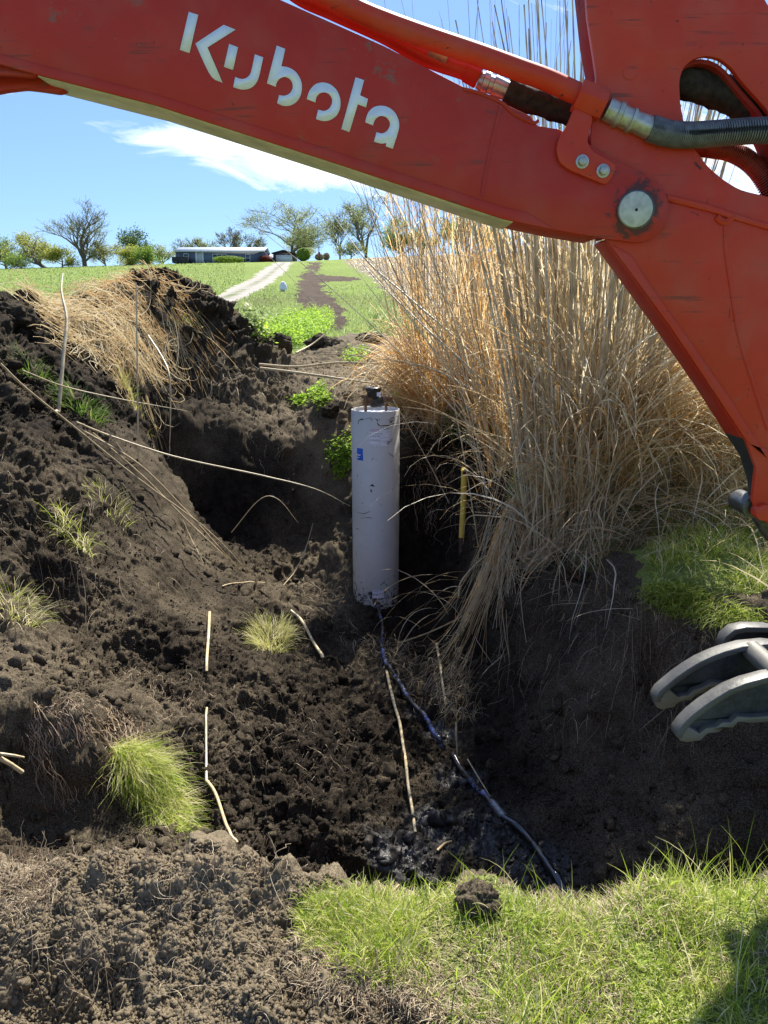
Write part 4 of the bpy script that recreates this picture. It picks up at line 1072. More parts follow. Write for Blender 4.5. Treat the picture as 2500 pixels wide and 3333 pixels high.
def sheet(name, s0, s1, z0, z1, dr, mat, par, nx=10, ragged=None, nz=2):
    V = []; ss = np.linspace(s0, s1, nx); zz = np.linspace(z0, z1, nz)
    for z in zz:
        for s in ss: V.append((s, z))
    F = [(j * nx + i, j * nx + i + 1, (j + 1) * nx + i + 1, (j + 1) * nx + i) for j in range(nz - 1) for i in range(nx - 1)]
    if ragged: V = [(s + ragged * random.uniform(-1, 1), z + ragged * random.uniform(-1, 1)) for s, z in V]
    return setparent(mk(name, wrap(V, dr), np.array(F), mat), par)
def wrap_text(body, s0, s1, zc, mat, par, dr=.0024, height=None):
    cu = bpy.data.curves.new('t', 'FONT'); cu.body = body; cu.size = 1; cu.align_x = 'LEFT'; cu.resolution_u = 2
    tmp = bpy.data.objects.new('t', cu); COL.objects.link(tmp)
    dg = bpy.context.evaluated_depsgraph_get(); me = bpy.data.meshes.new_from_object(tmp.evaluated_get(dg))
    V = np.array([v.co[:] for v in me.vertices]); Fs = [list(p.vertices) for p in me.polygons]
    bpy.data.objects.remove(tmp); bpy.data.curves.remove(cu)
    w = V[:, 0].max() - V[:, 0].min(); hh = V[:, 1].max() - V[:, 1].min()
    k = (s1 - s0) / w; kz = (height / hh) if height else k
    W_ = np.stack([s0 + (V[:, 0] - V[:, 0].min()) * k, zc + (V[:, 1] - V[:, 1].min() - hh / 2) * kz], 1)
    tri = np.array([f for f in Fs if len(f) == 3]).reshape(-1, 3); qd = np.array([f for f in Fs if len(f) == 4]).reshape(-1, 4)
    fs_ = [x for x in (tri, qd) if len(x)]
    return setparent(mk('lettering', wrap(W_, dr), fs_, mat), par)
def sub(o, par):
    o.parent = par; o.matrix_parent_inverse = Matrix.Identity(4)
    return o
# main sticker
(sa, za), (sb, zb) = s_of(*zl(568, 1080)), s_of(*zl(928, 1386))
def reparent_to(o, p):   # p is itself a child placed with an inverse offset: keep world place
    o.parent = p; o.matrix_parent_inverse = Matrix.Identity(4); return o
stk = sheet('sticker', sa, sb, zb, za, .0012, M['paper'], pit, 14)
Hs = za - zb; Ws = sb - sa
def kid(o): return reparent_to(o, stk)
bx0, bx1 = sa + .002, sa + Ws * .47; bz1 = za - .003; bz0 = za - Hs * .155
kid(sheet('red_border', bx0, bx1, bz0, bz1, .0018, M['ink_red'], pit, 8))
kid(sheet('logo_ground', bx0 + .003, bx1 - .003, bz0 + .003, bz1 - .003, .0022, M['paper'], pit, 8))
kid(wrap_text('MUELLER', bx0 + .006, bx1 - .006, (bz0 + bz1) / 2, M['ink'], pit, .0026, (bz1 - bz0) * .55))
kid(wrap_text('17V 1 2 0 R 0 0 0 118 08', sa + .004, sa + Ws * .62, za - Hs * .29, M['ink'], pit, .0026, Hs * .075))
kid(wrap_text('ZCICS1001L 32WA', sa + .004, sa + Ws * .5, za - Hs * .43, M['ink'], pit, .0026, Hs * .075))
kid(wrap_text('S1 0 00L 0NG1 LS', sa + .006, sa + Ws * .48, za - Hs * .64, M['ink'], pit, .0026, Hs * .075))
for f_, a0_, a1_ in ((.52, .5, .98), (.70, .02, .98), (.88, .02, .5)):
    kid(sheet('rule', sa + Ws * a0_, sa + Ws * a1_, za - Hs * f_ - .0012, za - Hs * f_, .0026, M['ink'], pit, 8))
kid(sheet('rule', sa + Ws * .5, sa + Ws * .5 + .0012, zb + .003, za - Hs * .72, .0026, M['ink'], pit, 2))
for a0_, a1_, f_ in ((.66, .95, .045), (.84, .95, .2), (.04, .14, .95), (.32, .38, .95), (.66, .75, .76)):
    kid(sheet('small_print', sa + Ws * a0_, sa + Ws * a1_, za - Hs * f_ - .003, za - Hs * f_, .0026, M['ink'], pit, 4))
# inlet sticker
(sa, za), (sb, zb) = s_of(*zi(620, 390)), s_of(*zi(826, 530)); Hs = za - zb; Ws = sb - sa
stk = sheet('sticker', sa, sb, zb, za, .0012, M['paper'], pit, 8)
kid(wrap_text('INLET', sa + Ws * .05, sb - Ws * .05, zb + Hs * .45, M['ink'], pit, .0026, Hs * .25))
kid(wrap_text('MUELLER', sa + Ws * .07, sa + Ws * .52, za - Hs * .12, M['ink'], pit, .0026, Hs * .11))
kid(sheet('small_print', sa + Ws * .66, sa + Ws * .95, za - Hs * .10, za - Hs * .07, .0026, M['ink'], pit, 4))
# torn blue tape
(sa, za), (sb, zb) = s_of(*zl(345, 1425)), s_of(*zl(455, 1660))
tape = sheet('blue_tape', sa, sb, zb, za, .0010, M['tape_blue'], pit, 6, .0025, 8)
def smear(pts, w, dr, mat, seed):
    """a finger-wide dab of dried mud following the wall"""
    g = np.random.default_rng(seed); V = []; n = 14
    P = np.array([s_of(*zl(*p)) for p in pts]); u = np.linspace(0, len(P) - 1.001, n); i = u.astype(int); t = (u - i)[:, None]
    C = P[i] * (1 - t) + P[i + 1] * t; T = np.gradient(C, axis=0); T /= np.linalg.norm(T, axis=1, keepdims=True) + 1e-9; Nn_ = np.stack([-T[:, 1], T[:, 0]], 1)
    ww = w * np.sin(np.linspace(.25, np.pi - .25, n)) * g.uniform(.5, 1.3, n) / 2
    V = np.vstack([C + Nn_ * ww[:, None], C - Nn_ * ww[:, None]])
    F = np.array([(i, i + 1, n + i + 1, n + i) for i in range(n - 1)])
    return setparent(mk('mud_smear', wrap(V, dr), F, mat), pit)
for k, (pts, w, mt) in enumerate([
    ([(360,1000),(375,940),(420,905),(465,895)], .008, 'mud'), ([(380,930),(430,915),(462,908)], .010, 'mud'), ([(470,915),(560,890),(620,885)], .004, 'mud'),
    ([(590,905),(620,930)], .006, 'mud_dark'), ([(660,900),(690,910),(715,935),(710,960)], .008, 'mud_dark'), ([(735,895),(750,930)], .006, 'mud'),
    ([(710,970),(730,1010),(790,1040)], .010, 'mud'), ([(780,1030),(830,1020),(900,1030),(950,1005),(1010,985)], .014, 'mud'), ([(760,1065),(850,1070),(960,1068)], .005, 'mud'),
    ([(895,935),(940,900),(985,880),(1010,895)], .009, 'mud_dark'), ([(905,955),(960,940),(1020,915)], .008, 'mud'), ([(925,970),(985,955)], .007, 'mud'), ([(1040,870),(1080,850),(1070,900)], .007, 'mud'),
    ([(870,1310),(900,1330),(940,1305)], .010, 'mud_dark'), ([(880,1350),(915,1360)], .010, 'mud_dark'), ([(930,1330),(960,1270),(985,1245)], .008, 'mud'),
    ([(890,1500),(930,1540),(980,1570),(1005,1600)], .007, 'mud'), ([(350,1530),(390,1560),(420,1545)], .014, 'paper'), ([(355,1590),(400,1600)], .008, 'paper')]):
    smear(pts, w, .0024 + .0003 * k, M[mt], 50 + k)
def zl6(x, y):   # same helper from the middle close-up
    X, Y_ = z6(x, y); return ((X * 1.507 - 1100) / .18083, (Y_ * 1.507 - 1200) / .18083)
for k, (pts, w, mt) in enumerate([([(478,1005),(495,1000),(508,1012)], .020, 'mud_dark'), ([(483,1030),(487,1055)], .014, 'mud_dark'), ([(378,915),(385,940)], .010, 'mud'), ([(375,1205),(440,1215),(480,1195)], .006, 'mud'),
    ([(400,1250),(460,1245),(500,1248)], .005, 'mud'), ([(372,1325),(398,1335)], .006, 'mud_dark'), ([(415,1140),(425,1132)], .005, 'mud_dark'), ([(645,1220),(652,1224)], .005, 'mud_dark'), ([(556,1338),(566,1345)], .006, 'mud_dark'),
    ([(372,1510),(378,1535)], .005, 'mud'), ([(350,1640),(362,1680)], .010, 'mud'), ([(350,1720),(375,1755)], .006, 'mud_dark'), ([(350,465),(356,470)], .005, 'mud_dark'), ([(698,466),(702,470)], .005, 'mud_dark'),
    ([(415,1450),(420,1456)], .005, 'mud_dark'), ([(595,1806),(599,1812)], .009, 'mud_dark'), ([(430,1868),(440,1880)], .012, 'mud_dark'), ([(375,1875),(380,1885)], .008, 'mud_dark'), ([(600,1866),(606,1872)], .010, 'mud_dark')]):
    smear([zl6(*p) for p in pts], w, .0014 + .0003 * k, M[mt], 90 + k)
# copper yoke and meter on top
mtr = empty('water_meter', (PX, PY, ZT), 'black water meter with brass fittings on two risers above the grey pit', 'water meter')
def P7(x, y, Y): return at_Y(*zl(x, y), Y)
YM = PY - .10
tube1('riser', [P7(498, 775, YM), P7(498, 480, YM)], .0135, M['brass'], mtr, 12, 2)
tube1('riser', [P7(868, 760, YM + .12), P7(868, 560, YM + .12)], .0130, M['brass'], mtr, 12, 2)
mb = MB(); c = P7(505, 545, YM); mb.tube([c + (0, 0, -.045), c + (0, 0, -.01), c + (0, 0, .035)], [.022, .024, .020], 10); mb.tube([P7(440, 640, YM), P7(556, 640, YM)], .011, 6)
mb.box(P7(415, 470, YM - .01), P7(475, 520, YM + .02)[[0, 1, 2]] ); mb.build('angle_valve', M['brass'], mtr, .002)
mb = MB(); a, b = P7(525, 570, YM), P7(625, 570, YM + .03); mb.tube([a, a * .6 + b * .4, b], [.026, .034, .026], 12); mb.build('coupling_nut', M['brass'], mtr, .002)
mb = MB(); a, b = P7(795, 560, YM + .06), P7(975, 545, YM + .10); mb.tube([a, a * .75 + b * .25, a * .7 + b * .3, b], [.030, .034, .040, .022], 12); mb.build('coupling_nut', M['brass'], mtr, .002)
mb = MB(); a, b = P7(560, 600, YM + .04), P7(810, 590, YM + .08); mb.tube([a, a * .8 + b * .2, a * .2 + b * .8, b], [.034, .056, .056, .034], 16); mb.build('meter_body', M['cast'], mtr, 0, True)
c = P7(640, 520, YM + .06); mb = MB(); mb.tube([c, c + (0, 0, .055), c + (0, 0, .062), c + (0, 0, .088), c + (0, 0, .095)], [.060, .062, .072, .074, .062], 8); mb.build('register_head', M['cast'], mtr, .003)
c = P7(640, 350, YM + .06); mb = MB(); mb.tube([c, c + (0, 0, .012), c + (0, 0, .02)], [.012, .010, .004], 10); mb.build('cap_screw', M['cast'], mtr, 0, True)
a, b = P7(700, 500, YM - .012), P7(775, 430, YM - .012); mb = MB(); mb.box((a[0], a[1], a[2]), (b[0], b[1] + .003, b[2])); mb.build('tag_plate', M['paper'], mtr, .0005)

# ---------------------------------------------------------------- yellow tool handle
zy = lambda x, y: ((1350 + .27125 * x) / 1.507, (1400 + .27125 * y) / 1.507)
M['yellow'] = None
def yel():
    m, nt, out = newmat('scuffed_yellow_paint'); N = NT(nt); p = N.pos()
    b = N.noise(38, 7, .8, p, .5); a = N.noise(6, 4, .6, p)
    c = N.mix(N.rng(a, .3, .7, 0, 1), (.80, .55, .07), (.90, .68, .14))
    c = N.mix(N.rng(b, .60, .65, 0, 1), c, (.09, .05, .03))
    N.l(N.bsdf(c, .5, normal=N.bump(b, .3, .002)), out.inputs[0]); return m
M['yellow'] = yel()
YY = 6.75
base = at_Y(*zy(540, 1900), YY + .05)
th = empty('tool_handle', base, 'scuffed yellow pipe handle leaning upright by the dark wall right of the grey pit', 'tool handle')
tube1('yellow_sleeve', [at_Y(*zy(564, 1285), YY + .02), at_Y(*zy(582, 900), YY), at_Y(*zy(592, 560), YY - .02), at_Y(*zy(593, 500), YY - .025)], .0275, M['yellow'], th, 18, 30)
tube1('bent_end', [at_Y(*zy(588, 480), YY + .06), at_Y(*zy(590, 482), YY), at_Y(*zy(597, 510), YY - .055)], .0275, M['yellow'], th, 18, 12)
cc_ = at_Y(*zy(598, 512), YY - .057); tube1('open_mouth', [cc_, cc_ + (0, .004, .001)], .020, plain('rusty_bore', (.10, .02, .012), .8), th, 16, 2)
tube1('steel_shaft', [at_Y(*zy(564, 1284), YY + .02), at_Y(*zy(558, 1560), YY + .04), at_Y(*zy(550, 2000), YY + .07)], .0245, plain('rusty_dark_shaft', (.12, .07, .05), .6, .3, .5, 40), th, 16, 20)

# ---------------------------------------------------------------- water line: blue service pipe, coupling, black pipe
M['blue'] = None
def bluemat():
    m, nt, out = newmat('muddy_blue_pipe'); N = NT(nt); p = N.pos()
    b = N.noise(32, 7, .8, p, .6); a = N.noise(5, 4, .6, p)
    c = N.mix(N.rng(a, .35, .65, 0, 1), (.06, .10, .30), (.26, .33, .50))
    c = N.mix(N.rng(N.math('ADD', b, N.rng(a, .4, .6, -.05, .10)), .42, .48, 0, 1), c, (.028, .022, .018))
    N.l(N.bsdf(c, .22, normal=N.bump(b, .4, .003), spec=.8), out.inputs[0]); return m
M['blue'] = bluemat(); M['blackpipe'] = plain('wet_black_pipe', (.012, .013, .016), .14, 0, .5, 30, .9)
def ground_path(px, lift):
    out = []
    for x, y in px: out.append(hits(x, y, lift))
    return out
def settle(P, r, iters=40, sink=.35):
    """lay a stiff line over the lumps: it bridges hollows and never dips under the surface"""
    P = np.array(P, float); g0 = np.max([surf(P[:, 0] + dx, P[:, 1]) for dx in (-r, 0, r)], 0) + r * (1 - sink); z = g0.copy()
    for _ in range(iters):
        zz = z.copy(); zz[1:-1] = np.maximum(g0[1:-1], (z[:-2] + z[2:]) / 2); z = zz
    P[:, 2] = z; return P
bp_ = ground_path([(822,1325),(826,1360),(826,1400),(833,1435),(845,1460),(870,1500),(895,1533),(918,1563),(940,1592)], .014)
st = np.array([s_of(*zi(722, 640))]); w0 = wrap(np.array([[st[0][0], st[0][1]]]), .0)[0]
wl_ = empty('water_line', bp_[0], 'muddy blue water pipe running from the grey pit down into the wet trench', 'pipe')
pb = settle(smooth_path([w0 + (0, -.06, -.02)] + bp_[1:] + [hits(955, 1612, .0)], 90), .0185); pb[-6:, 2] -= np.linspace(0, .05, 6)
pb = np.vstack([w0 + (0, .02, .0), w0 + (0, -.03, -.006), pb[3:]])
tube1('blue_pipe', pb, .0185, M['blue'], wl_, 14, 0)
tube1('inlet_fitting', [w0 + (0, .02, .002), w0 + (0, -.035, -.006)], .024, M['brass'], wl_, 12, 2)
b2 = [hits(972, 1635, -.02)] + ground_path([(988,1652),(1010,1680),(1040,1712),(1064,1738)], .016)
b2 = settle(smooth_path(b2, 60), .0185); b2[:6, 2] -= np.linspace(.05, 0, 6); tube1('blue_pipe', b2, .0185, M['blue'], wl_, 14, 0)
b3 = settle(smooth_path(ground_path([(1060,1734),(1076,1752),(1092,1768)], .018), 14), .0185); tube1('coupling', b3, .0235, plain('coupling_steel', (.22, .22, .22), .3, .5, .4, 60), wl_, 14, 0)
b4 = ground_path([(1086,1763),(1110,1782),(1135,1806),(1160,1838),(1182,1866),(1200,1892)], .018); b4 = settle(smooth_path(b4, 60), .021); b4 = np.vstack([b4, b4[-1] + (.05, -.1, -.06)]); tube1('black_pipe', b4, .0215, M['blackpipe'], wl_, 14, 0)
# ---------------------------------------------------------------- reeds, straw, grass
def arch_blades(base, az, length, lean, droop, K, g, wob=.03):
    """blades that rise, lean outwards and droop; base (N,3), az direction, lean start angle from vertical, droop added along"""
    n = len(base); P = np.zeros((n, K, 3)); P[:, 0] = base; th = lean.copy(); step = length / (K - 1)
    a = az.copy()
    for k in range(1, K):
        th = th + droop / (K - 1) * (0.4 + 1.2 * k / K); a = a + g.normal(size=n) * wob
        d = np.stack([np.cos(a) * np.sin(th), np.sin(a) * np.sin(th), np.cos(th)], 1)
        P[:, k] = P[:, k - 1] + d * step[:, None]
    return P
def blade_obj(name, P, w, mat, parent=None, rnd=None, taper=(.6, 1.0, .9, .6, .12), S=None, g=None, tipc=False):
    g = g or rng; n, K, _ = P.shape
    tp = np.interp(np.linspace(0, 1, K), np.linspace(0, 1, len(taper)), taper)
    W = np.asarray(w)[:, None] * tp[None]
    V, F = ribbons(P, W, S)
    r = g.uniform(0, 1, n) if rnd is None else rnd
    o = mk(name, V, F, mat, None, {'rnd': rep(r, 2 * K), 'tip': np.zeros(len(V))})
    if parent is not None: setparent(o, parent)
    return o
def clampz(P, lift=.004):
    """keep blades from sinking into the ground"""
    sh_ = P.shape; Q_ = P.reshape(-1, 3); z = surf(Q_[:, 0], Q_[:, 1]) + lift; Q_[:, 2] = np.maximum(Q_[:, 2], z); return Q_.reshape(sh_)
def reed_clump(x, y, rad, ncane, nblade, hmin, hmax, label, seed, blen=(.7, 1.5), gold=.3, canew=(.006, .0125), lean_to=(0, 0), bare=.25, low=1.0, thin=0):
    g = np.random.default_rng(seed); z = float(surf(x, y)[0])
    e_ = empty('reed_clump', (x, y, z), label, 'dry reeds', 'dry reed clumps')
    # canes, each a jointed stem of its own
    for i in range(ncane):
        r = rad * math.sqrt(g.uniform(0, 1)); a = g.uniform(0, 2 * np.pi)
        bx_, by_ = x + r * math.cos(a), y + r * math.sin(a); h = g.uniform(hmin, hmax); bz = float(surf(bx_, by_)[0]) - .05
        lean = .03 + .16 * (r / rad) * g.uniform(.3, 1.3); a2 = a + g.normal() * .5
        K = 12; u = np.linspace(0, 1, K)
        dx = math.cos(a2) * lean + lean_to[0] * g.uniform(.3, 1.6); dy = math.sin(a2) * lean + lean_to[1] * g.uniform(.3, 1.5)
        bend = g.uniform(.0, .5); P = np.stack([bx_ + h * (dx * u + dx * bend * u ** 2.5) + .012 * np.sin(u * 7 + i), by_ + h * (dy * u + dy * bend * u ** 2.5), bz + h * u * (1 - .06 * bend)], 1)
        w = g.uniform(*canew); R = w * (1 - .72 * u)
        # joints: a slight swelling and a dark ring
        nj = 14; uj = np.linspace(0, 1, K * 4); PP = smooth_path(P, K * 4); RR = np.interp(uj, u, R); tipa = np.zeros(K * 4)
        js = (np.arange(nj) + g.uniform()) / nj; jj = np.clip((js * K * 4).astype(int), 0, K * 4 - 1); RR[jj] *= 1.16; tipa[jj] = .55
        V, F = tubes(PP[None], RR[None], 6)
        o = mk('cane', V, F, M['cane'], None, {'rnd': np.full(len(V), g.uniform(.1, 1)), 'tip': rep(tipa, 6)}, True); setparent(o, e_)
    # thin flowering stems
    nt_ = int(ncane * 1.6) + thin; a = g.uniform(0, 2 * np.pi, nt_); r = rad * 1.1 * np.sqrt(g.uniform(0, 1, nt_))
    b = np.stack([x + r * np.cos(a), y + r * np.sin(a), np.zeros(nt_)], 1); b[:, 2] = surf(b[:, 0], b[:, 1]) - .03
    P = arch_blades(b, a + g.normal(size=nt_) * .6, g.uniform(hmin * .7, hmax * 1.02, nt_), g.uniform(.0, .2, nt_) * (r / rad), g.uniform(-.05, .25, nt_), 9, g)
    P[:, :, 0] += lean_to[0] * (P[:, :, 2] - b[:, None, 2]); P[:, :, 1] += lean_to[1] * (P[:, :, 2] - b[:, None, 2])
    V, F = tubes(P, np.linspace(.0052, .0016, 9)[None] * g.uniform(.7, 1.2, (nt_, 1)), 4)
    o = mk('thin_stems', V, F, M['cane'], None, {'rnd': rep(g.uniform(0, .9, nt_), 36), 'tip': np.zeros(len(V))}); o['kind'] = 'stuff'; setparent(o, e_)
    # leaves: long, dry, arching outwards and down over each other
    n = nblade; a = g.uniform(0, 2 * np.pi, n); r = rad * 1.15 * np.sqrt(g.uniform(0, 1, n))
    b = np.stack([x + r * np.cos(a), y + r * np.sin(a), np.zeros(n)], 1)
    bh = g.uniform(0, 1, n) ** 1.5 * low * hmin * .42 * (1 - .6 * r / (rad * 1.15)); b[:, 2] = surf(b[:, 0], b[:, 1]) + bh
    Ln = g.uniform(blen[0], blen[1], n)
    P = arch_blades(b, a + g.normal(size=n) * .7, Ln, g.uniform(.08, .75, n), g.uniform(.5, 2.5, n), 9, g, .10)
    P[:, :, 0] += lean_to[0] * .5 * (P[:, :, 2] - b[:, None, 2])
    P = clampz(P)
    # nothing droops into the open pit beside the grey pipe
    inpit = ((P[:, :, 0] < .178 * P[:, :, 1] - .01) & (P[:, :, 1] < 7.4) & (P[:, :, 2] < 1.3)).any(1) | ((P[:, :, 1] < 4.72) & (P[:, :, 2] < .6)).any(1)
    keep = ~inpit | (g.uniform(0, 1, n) < .05); P = P[keep]; n = len(P)
    k = int(n * gold)
    blade_obj('leaf_blades', P[:k], g.uniform(.006, .014, k), M['straw_gold'], e_, g=g)['kind'] = 'stuff'
    blade_obj('leaf_blades', P[k:], g.uniform(.005, .014, n - k), M['straw'], e_, g=g)['kind'] = 'stuff'
    # upright dead leaves clinging to the stems
    n = int(nblade * .55); a = g.uniform(0, 2 * np.pi, n); r = rad * np.sqrt(g.uniform(0, 1, n))
    b = np.stack([x + r * np.cos(a), y + r * np.sin(a), np.zeros(n)], 1); b[:, 2] = surf(b[:, 0], b[:, 1]) + g.uniform(0, 1, n) ** 1.3 * hmax * .50
    b[:, 0] += lean_to[0] * (b[:, 2] - z) + np.cos(a) * (b[:, 2] - z) * .10; b[:, 1] += np.sin(a) * (b[:, 2] - z) * .10
    P = arch_blades(b, a + g.normal(size=n) * 1.2, g.uniform(.3, .9, n), g.uniform(.0, .35, n), g.uniform(-.2, 1.3, n), 6, g, .12)
    blade_obj('clinging_leaves', P, g.uniform(.005, .012, n), M['straw_gold' if gold > .4 else 'straw'], e_, g=g)['kind'] = 'stuff'
    return e_
reed_clump(1.52, 5.45, .40, 84, 3000, 2.6, 4.0, 'tallest thick-caned dry reed clump rising from the bank behind the red boom pin', 21, (.8, 1.6), .30, (.009, .0175), (-.02, 0), low=1.0)
reed_clump(.62, 8.1, .36, 22, 1500, 2.2, 4.3, 'golden dry reed clump just right of and behind the grey pit', 22, (.6, 1.2), .75, (.006, .011), (-.03, 0), low=.8)
reed_clump(1.5, 7.5, .55, 26, 1700, 2.4, 4.7, 'dry reed clump filling the middle behind the tallest clump', 23, (.6, 1.3), .6, (.006, .011), (-.02, 0), low=.8, thin=20)
reed_clump(2.30, 5.75, .42, 6, 2600, .8, 1.5, 'low rounded mop of drooping dry reed leaves left of the lower red arm', 24, (.8, 1.5), .2, (.006, .010), (0, 0), low=1.3)
reed_clump(1.25, 6.5, .38, 14, 1200, 2.0, 3.8, 'dry reed clump with stems leaning left over the golden clump', 25, (.6, 1.2), .5, (.006, .011), (-.16, -.02), low=.8)
reed_clump(3.2, 6.6, .5, 10, 1500, 1.0, 1.9, 'straw coloured reed clump farthest right, mostly hidden by the red arm', 26, (.6, 1.3), .3, (.006, .010), (0, 0), low=1.2)
# straw skirt hanging from the bank into the pit, right of the yellow handle
def hanging(name, n, pts, label, seed, L=(.5, 1.2), az=(-2.6, .7), mat='straw', spread=.22, w=(.005, .012), lean=(.5, 1.3), droop=(1.0, 2.0)):
    g = np.random.default_rng(seed); W_ = np.array([hits(*p) for p in pts]); i = g.integers(0, len(W_) - 1, n); t = g.uniform(0, 1, n)[:, None]
    b = W_[i] * (1 - t) + W_[i + 1] * t; b[:, :2] += g.normal(size=(n, 2)) * spread; b[:, 2] = surf(b[:, 0], b[:, 1]) + g.uniform(0, .25, n)
    P = clampz(arch_blades(b, az[0] + g.normal(size=n) * az[1], g.uniform(L[0], L[1], n), g.uniform(*lean, n), g.uniform(*droop, n), 9, g, .12), .006)
    bad = ((P[:, :, 0] < .172 * P[:, :, 1]) & (P[:, :, 1] < 7.35) & (P[:, :, 2] > -.55)).any(1) | ((P[:, :, 1] < 4.5) & (P[:, :, 0] > 1.45)).any(1); P = P[~bad | (g.uniform(0, 1, n) < .04)]; n = len(P)
    o = blade_obj(name, P, g.uniform(w[0], w[1], n), M[mat], g=g); return tag(o, label, None, kind='stuff')
hanging('hanging_straw', 260, [(1300,1120),(1200,1130),(1110,1090),(1080,1110)], None, 31)
hanging('hanging_straw', 330, [(1010,950),(960,940),(900,930),(880,900)], None, 34, (.2, .5), (-1.6, .9), 'straw', .10)
hanging('hanging_straw', 700, [(1250,1100),(1400,1120),(1500,1150),(1640,1180)], None, 35, (.6, 1.3), (-1.5, .8), 'straw', .3)
hanging('straw_litter', 1300, [(1150,1180),(1300,1190),(1500,1180),(1650,1200)], None, 36, (.15, .5), (0, 3), 'litter', .3, (.003, .006), (1.2, 1.6), (.2, .6))
# straw heap on the mound
def straw_on(name, n, poly, seed, L=(.4, 1.1), mat='straw', curl=.25, w=(.005, .013), lift=(.005, .10), az0=None, azs=3, K=10):
    g = np.random.default_rng(seed); xs = [p[0] for p in poly]; ys = [p[1] for p in poly]; base = []
    while len(base) < n:
        px_, py_ = g.uniform(min(xs), max(xs)), g.uniform(min(ys), max(ys))
        if inpoly(np.array([px_]), np.array([py_]), poly)[0]: base.append(hits(px_, py_)[:2])
    b = np.array(base); a = g.uniform(0, 2 * np.pi, n) if az0 is None else az0 + g.normal(size=n) * azs
    ln = g.uniform(L[0], L[1], n); P = np.zeros((n, K, 3)); st_ = ln / (K - 1); cur = b.copy(); lf = g.uniform(lift[0], lift[1], n) ; cv = g.normal(size=n) * curl
    cur = cur - np.stack([np.cos(a), np.sin(a)], 1) * ln[:, None] * .4
    amp_ = np.abs(g.normal(size=n)) * .05
    for k in range(K):
        z = surf(cur[:, 0], cur[:, 1]); P[:, k, :2] = cur; P[:, k, 2] = z + lf + amp_ * math.sin(math.pi * k / (K - 1))
        a = a + cv; cur = cur + np.stack([np.cos(a), np.sin(a)], 1) * st_[:, None]
    P[:, 1:-1, 2] = (P[:, :-2, 2] + P[:, 1:-1, 2] + P[:, 2:, 2]) / 3 + .006
    P[:, 1:-1, 2] = (P[:, :-2, 2] + P[:, 1:-1, 2] + P[:, 2:, 2]) / 3 + .004
    if name in ('straw_heap', 'straw_skirt'):
        P[:, :, 2] += g.uniform(0, .03, (n, 1)); V, F = tubes(P, g.uniform(w[0], w[1], n)[:, None] * .36 * np.linspace(1, .4, K)[None], 4)
        return tag(mk(name, V, F, M[mat], None, {'rnd': rep(g.uniform(.45, 1, n), K * 4), 'tip': np.zeros(len(V))}), kind='stuff')
    o = blade_obj(name, P, g.uniform(w[0], w[1], n), M[mat], g=g); return tag(o, kind='stuff')
HEAP = [(110,690),(200,645),(260,632),(320,640),(370,665),(400,700),(370,745),(310,800),(230,810),(150,765)]
straw_on('straw_heap', 420, HEAP, 41, (.3, .9), 'straw', .34, (.006, .015), (.01, .12), az0=0, azs=1.1)
straw_on('straw_heap', 300, HEAP, 421, (.2, .8), 'straw', .42, (.006, .015), (.01, .12), az0=3.1, azs=1.2)
straw_on('straw_heap', 130, [(200,650),(300,630),(400,655),(430,690),(380,710),(250,700)], 42, (.5, 1.1), 'straw_gold', .12, az0=-.2, azs=.4, lift=(.02, .16))
straw_on('straw_heap', 160, [(90,690),(170,650),(180,720),(120,760)], 43, (.3, .8), 'straw', .3, az0=.3, azs=.9, lift=(.02, .2))
straw_on('straw_heap', 140, [(240,780),(330,770),(340,840),(250,850)], 431, (.15, .5), 'straw', .3, (.004, .009), (.005, .04))
SK = [(1330,1110),(1200,1110),(1110,1130),(1070,1190),(1030,1250),(1060,1275),(1120,1230),(1200,1170),(1320,1140)]
straw_on('straw_skirt', 330, SK, 432, (.25, .95), 'straw', .16, (.005, .012), (.02, .15), az0=-2.4, azs=.75)
straw_on('straw_skirt', 170, SK, 433, (.25, .8), 'straw_gold', .22, (.005, .011), (.02, .17), az0=-2.2, azs=.9)
straw_on('straw_skirt', 150, SK, 434, (.2, .6), 'straw', .2, (.004, .009), (.02, .14), az0=-1.5, azs=1.2)
straw_on('straw_litter', 260, [(420,740),(600,800),(700,880),(560,880),(430,830)], 44, (.1, .35), 'litter', .1, (.002, .004), (.0, .012))
straw_on('straw_litter', 420, [(640,1240),(760,1290),(780,1380),(980,1400),(1040,1500),(950,1560),(860,1480),(650,1330)], 45, (.05, .28), 'litter', .15, (.0018, .004), (.0, .010))
straw_on('straw_litter', 330, [(1050,1300),(1300,1250),(1500,1400),(1500,1650),(1200,1600),(1040,1480)], 46, (.04, .2), 'litter', .1, (.0012, .0028), (.0, .008))
straw_on('straw_litter', 330, [(20,1450),(500,1450),(800,1560),(700,1750),(420,1650),(100,1520)], 47, (.04, .16), 'litter', .15, (.0009, .002), (.0, .008))
straw_on('straw_litter', 420, [(0,1880),(600,1900),(700,2100),(600,2200),(0,2200)], 48, (.03, .13), 'litter', .2, (.0006, .0014), (.0, .006))
straw_on('straw_litter', 160, [(0,950),(300,1050),(400,1300),(100,1350),(0,1200)], 49, (.06, .3), 'litter', .15, (.0014, .003), (.0, .008))
straw_on('straw_litter', 260, [(1000,1400),(1040,1560),(960,1570),(930,1450)], 50, (.05, .2), 'straw', .15, (.0018, .0035), (.0, .02))
straw_on('straw_litter', 240, [(640,780),(860,760),(860,860),(700,860)], 54, (.06, .3), 'litter', .2, (.002, .004), (.0, .012))
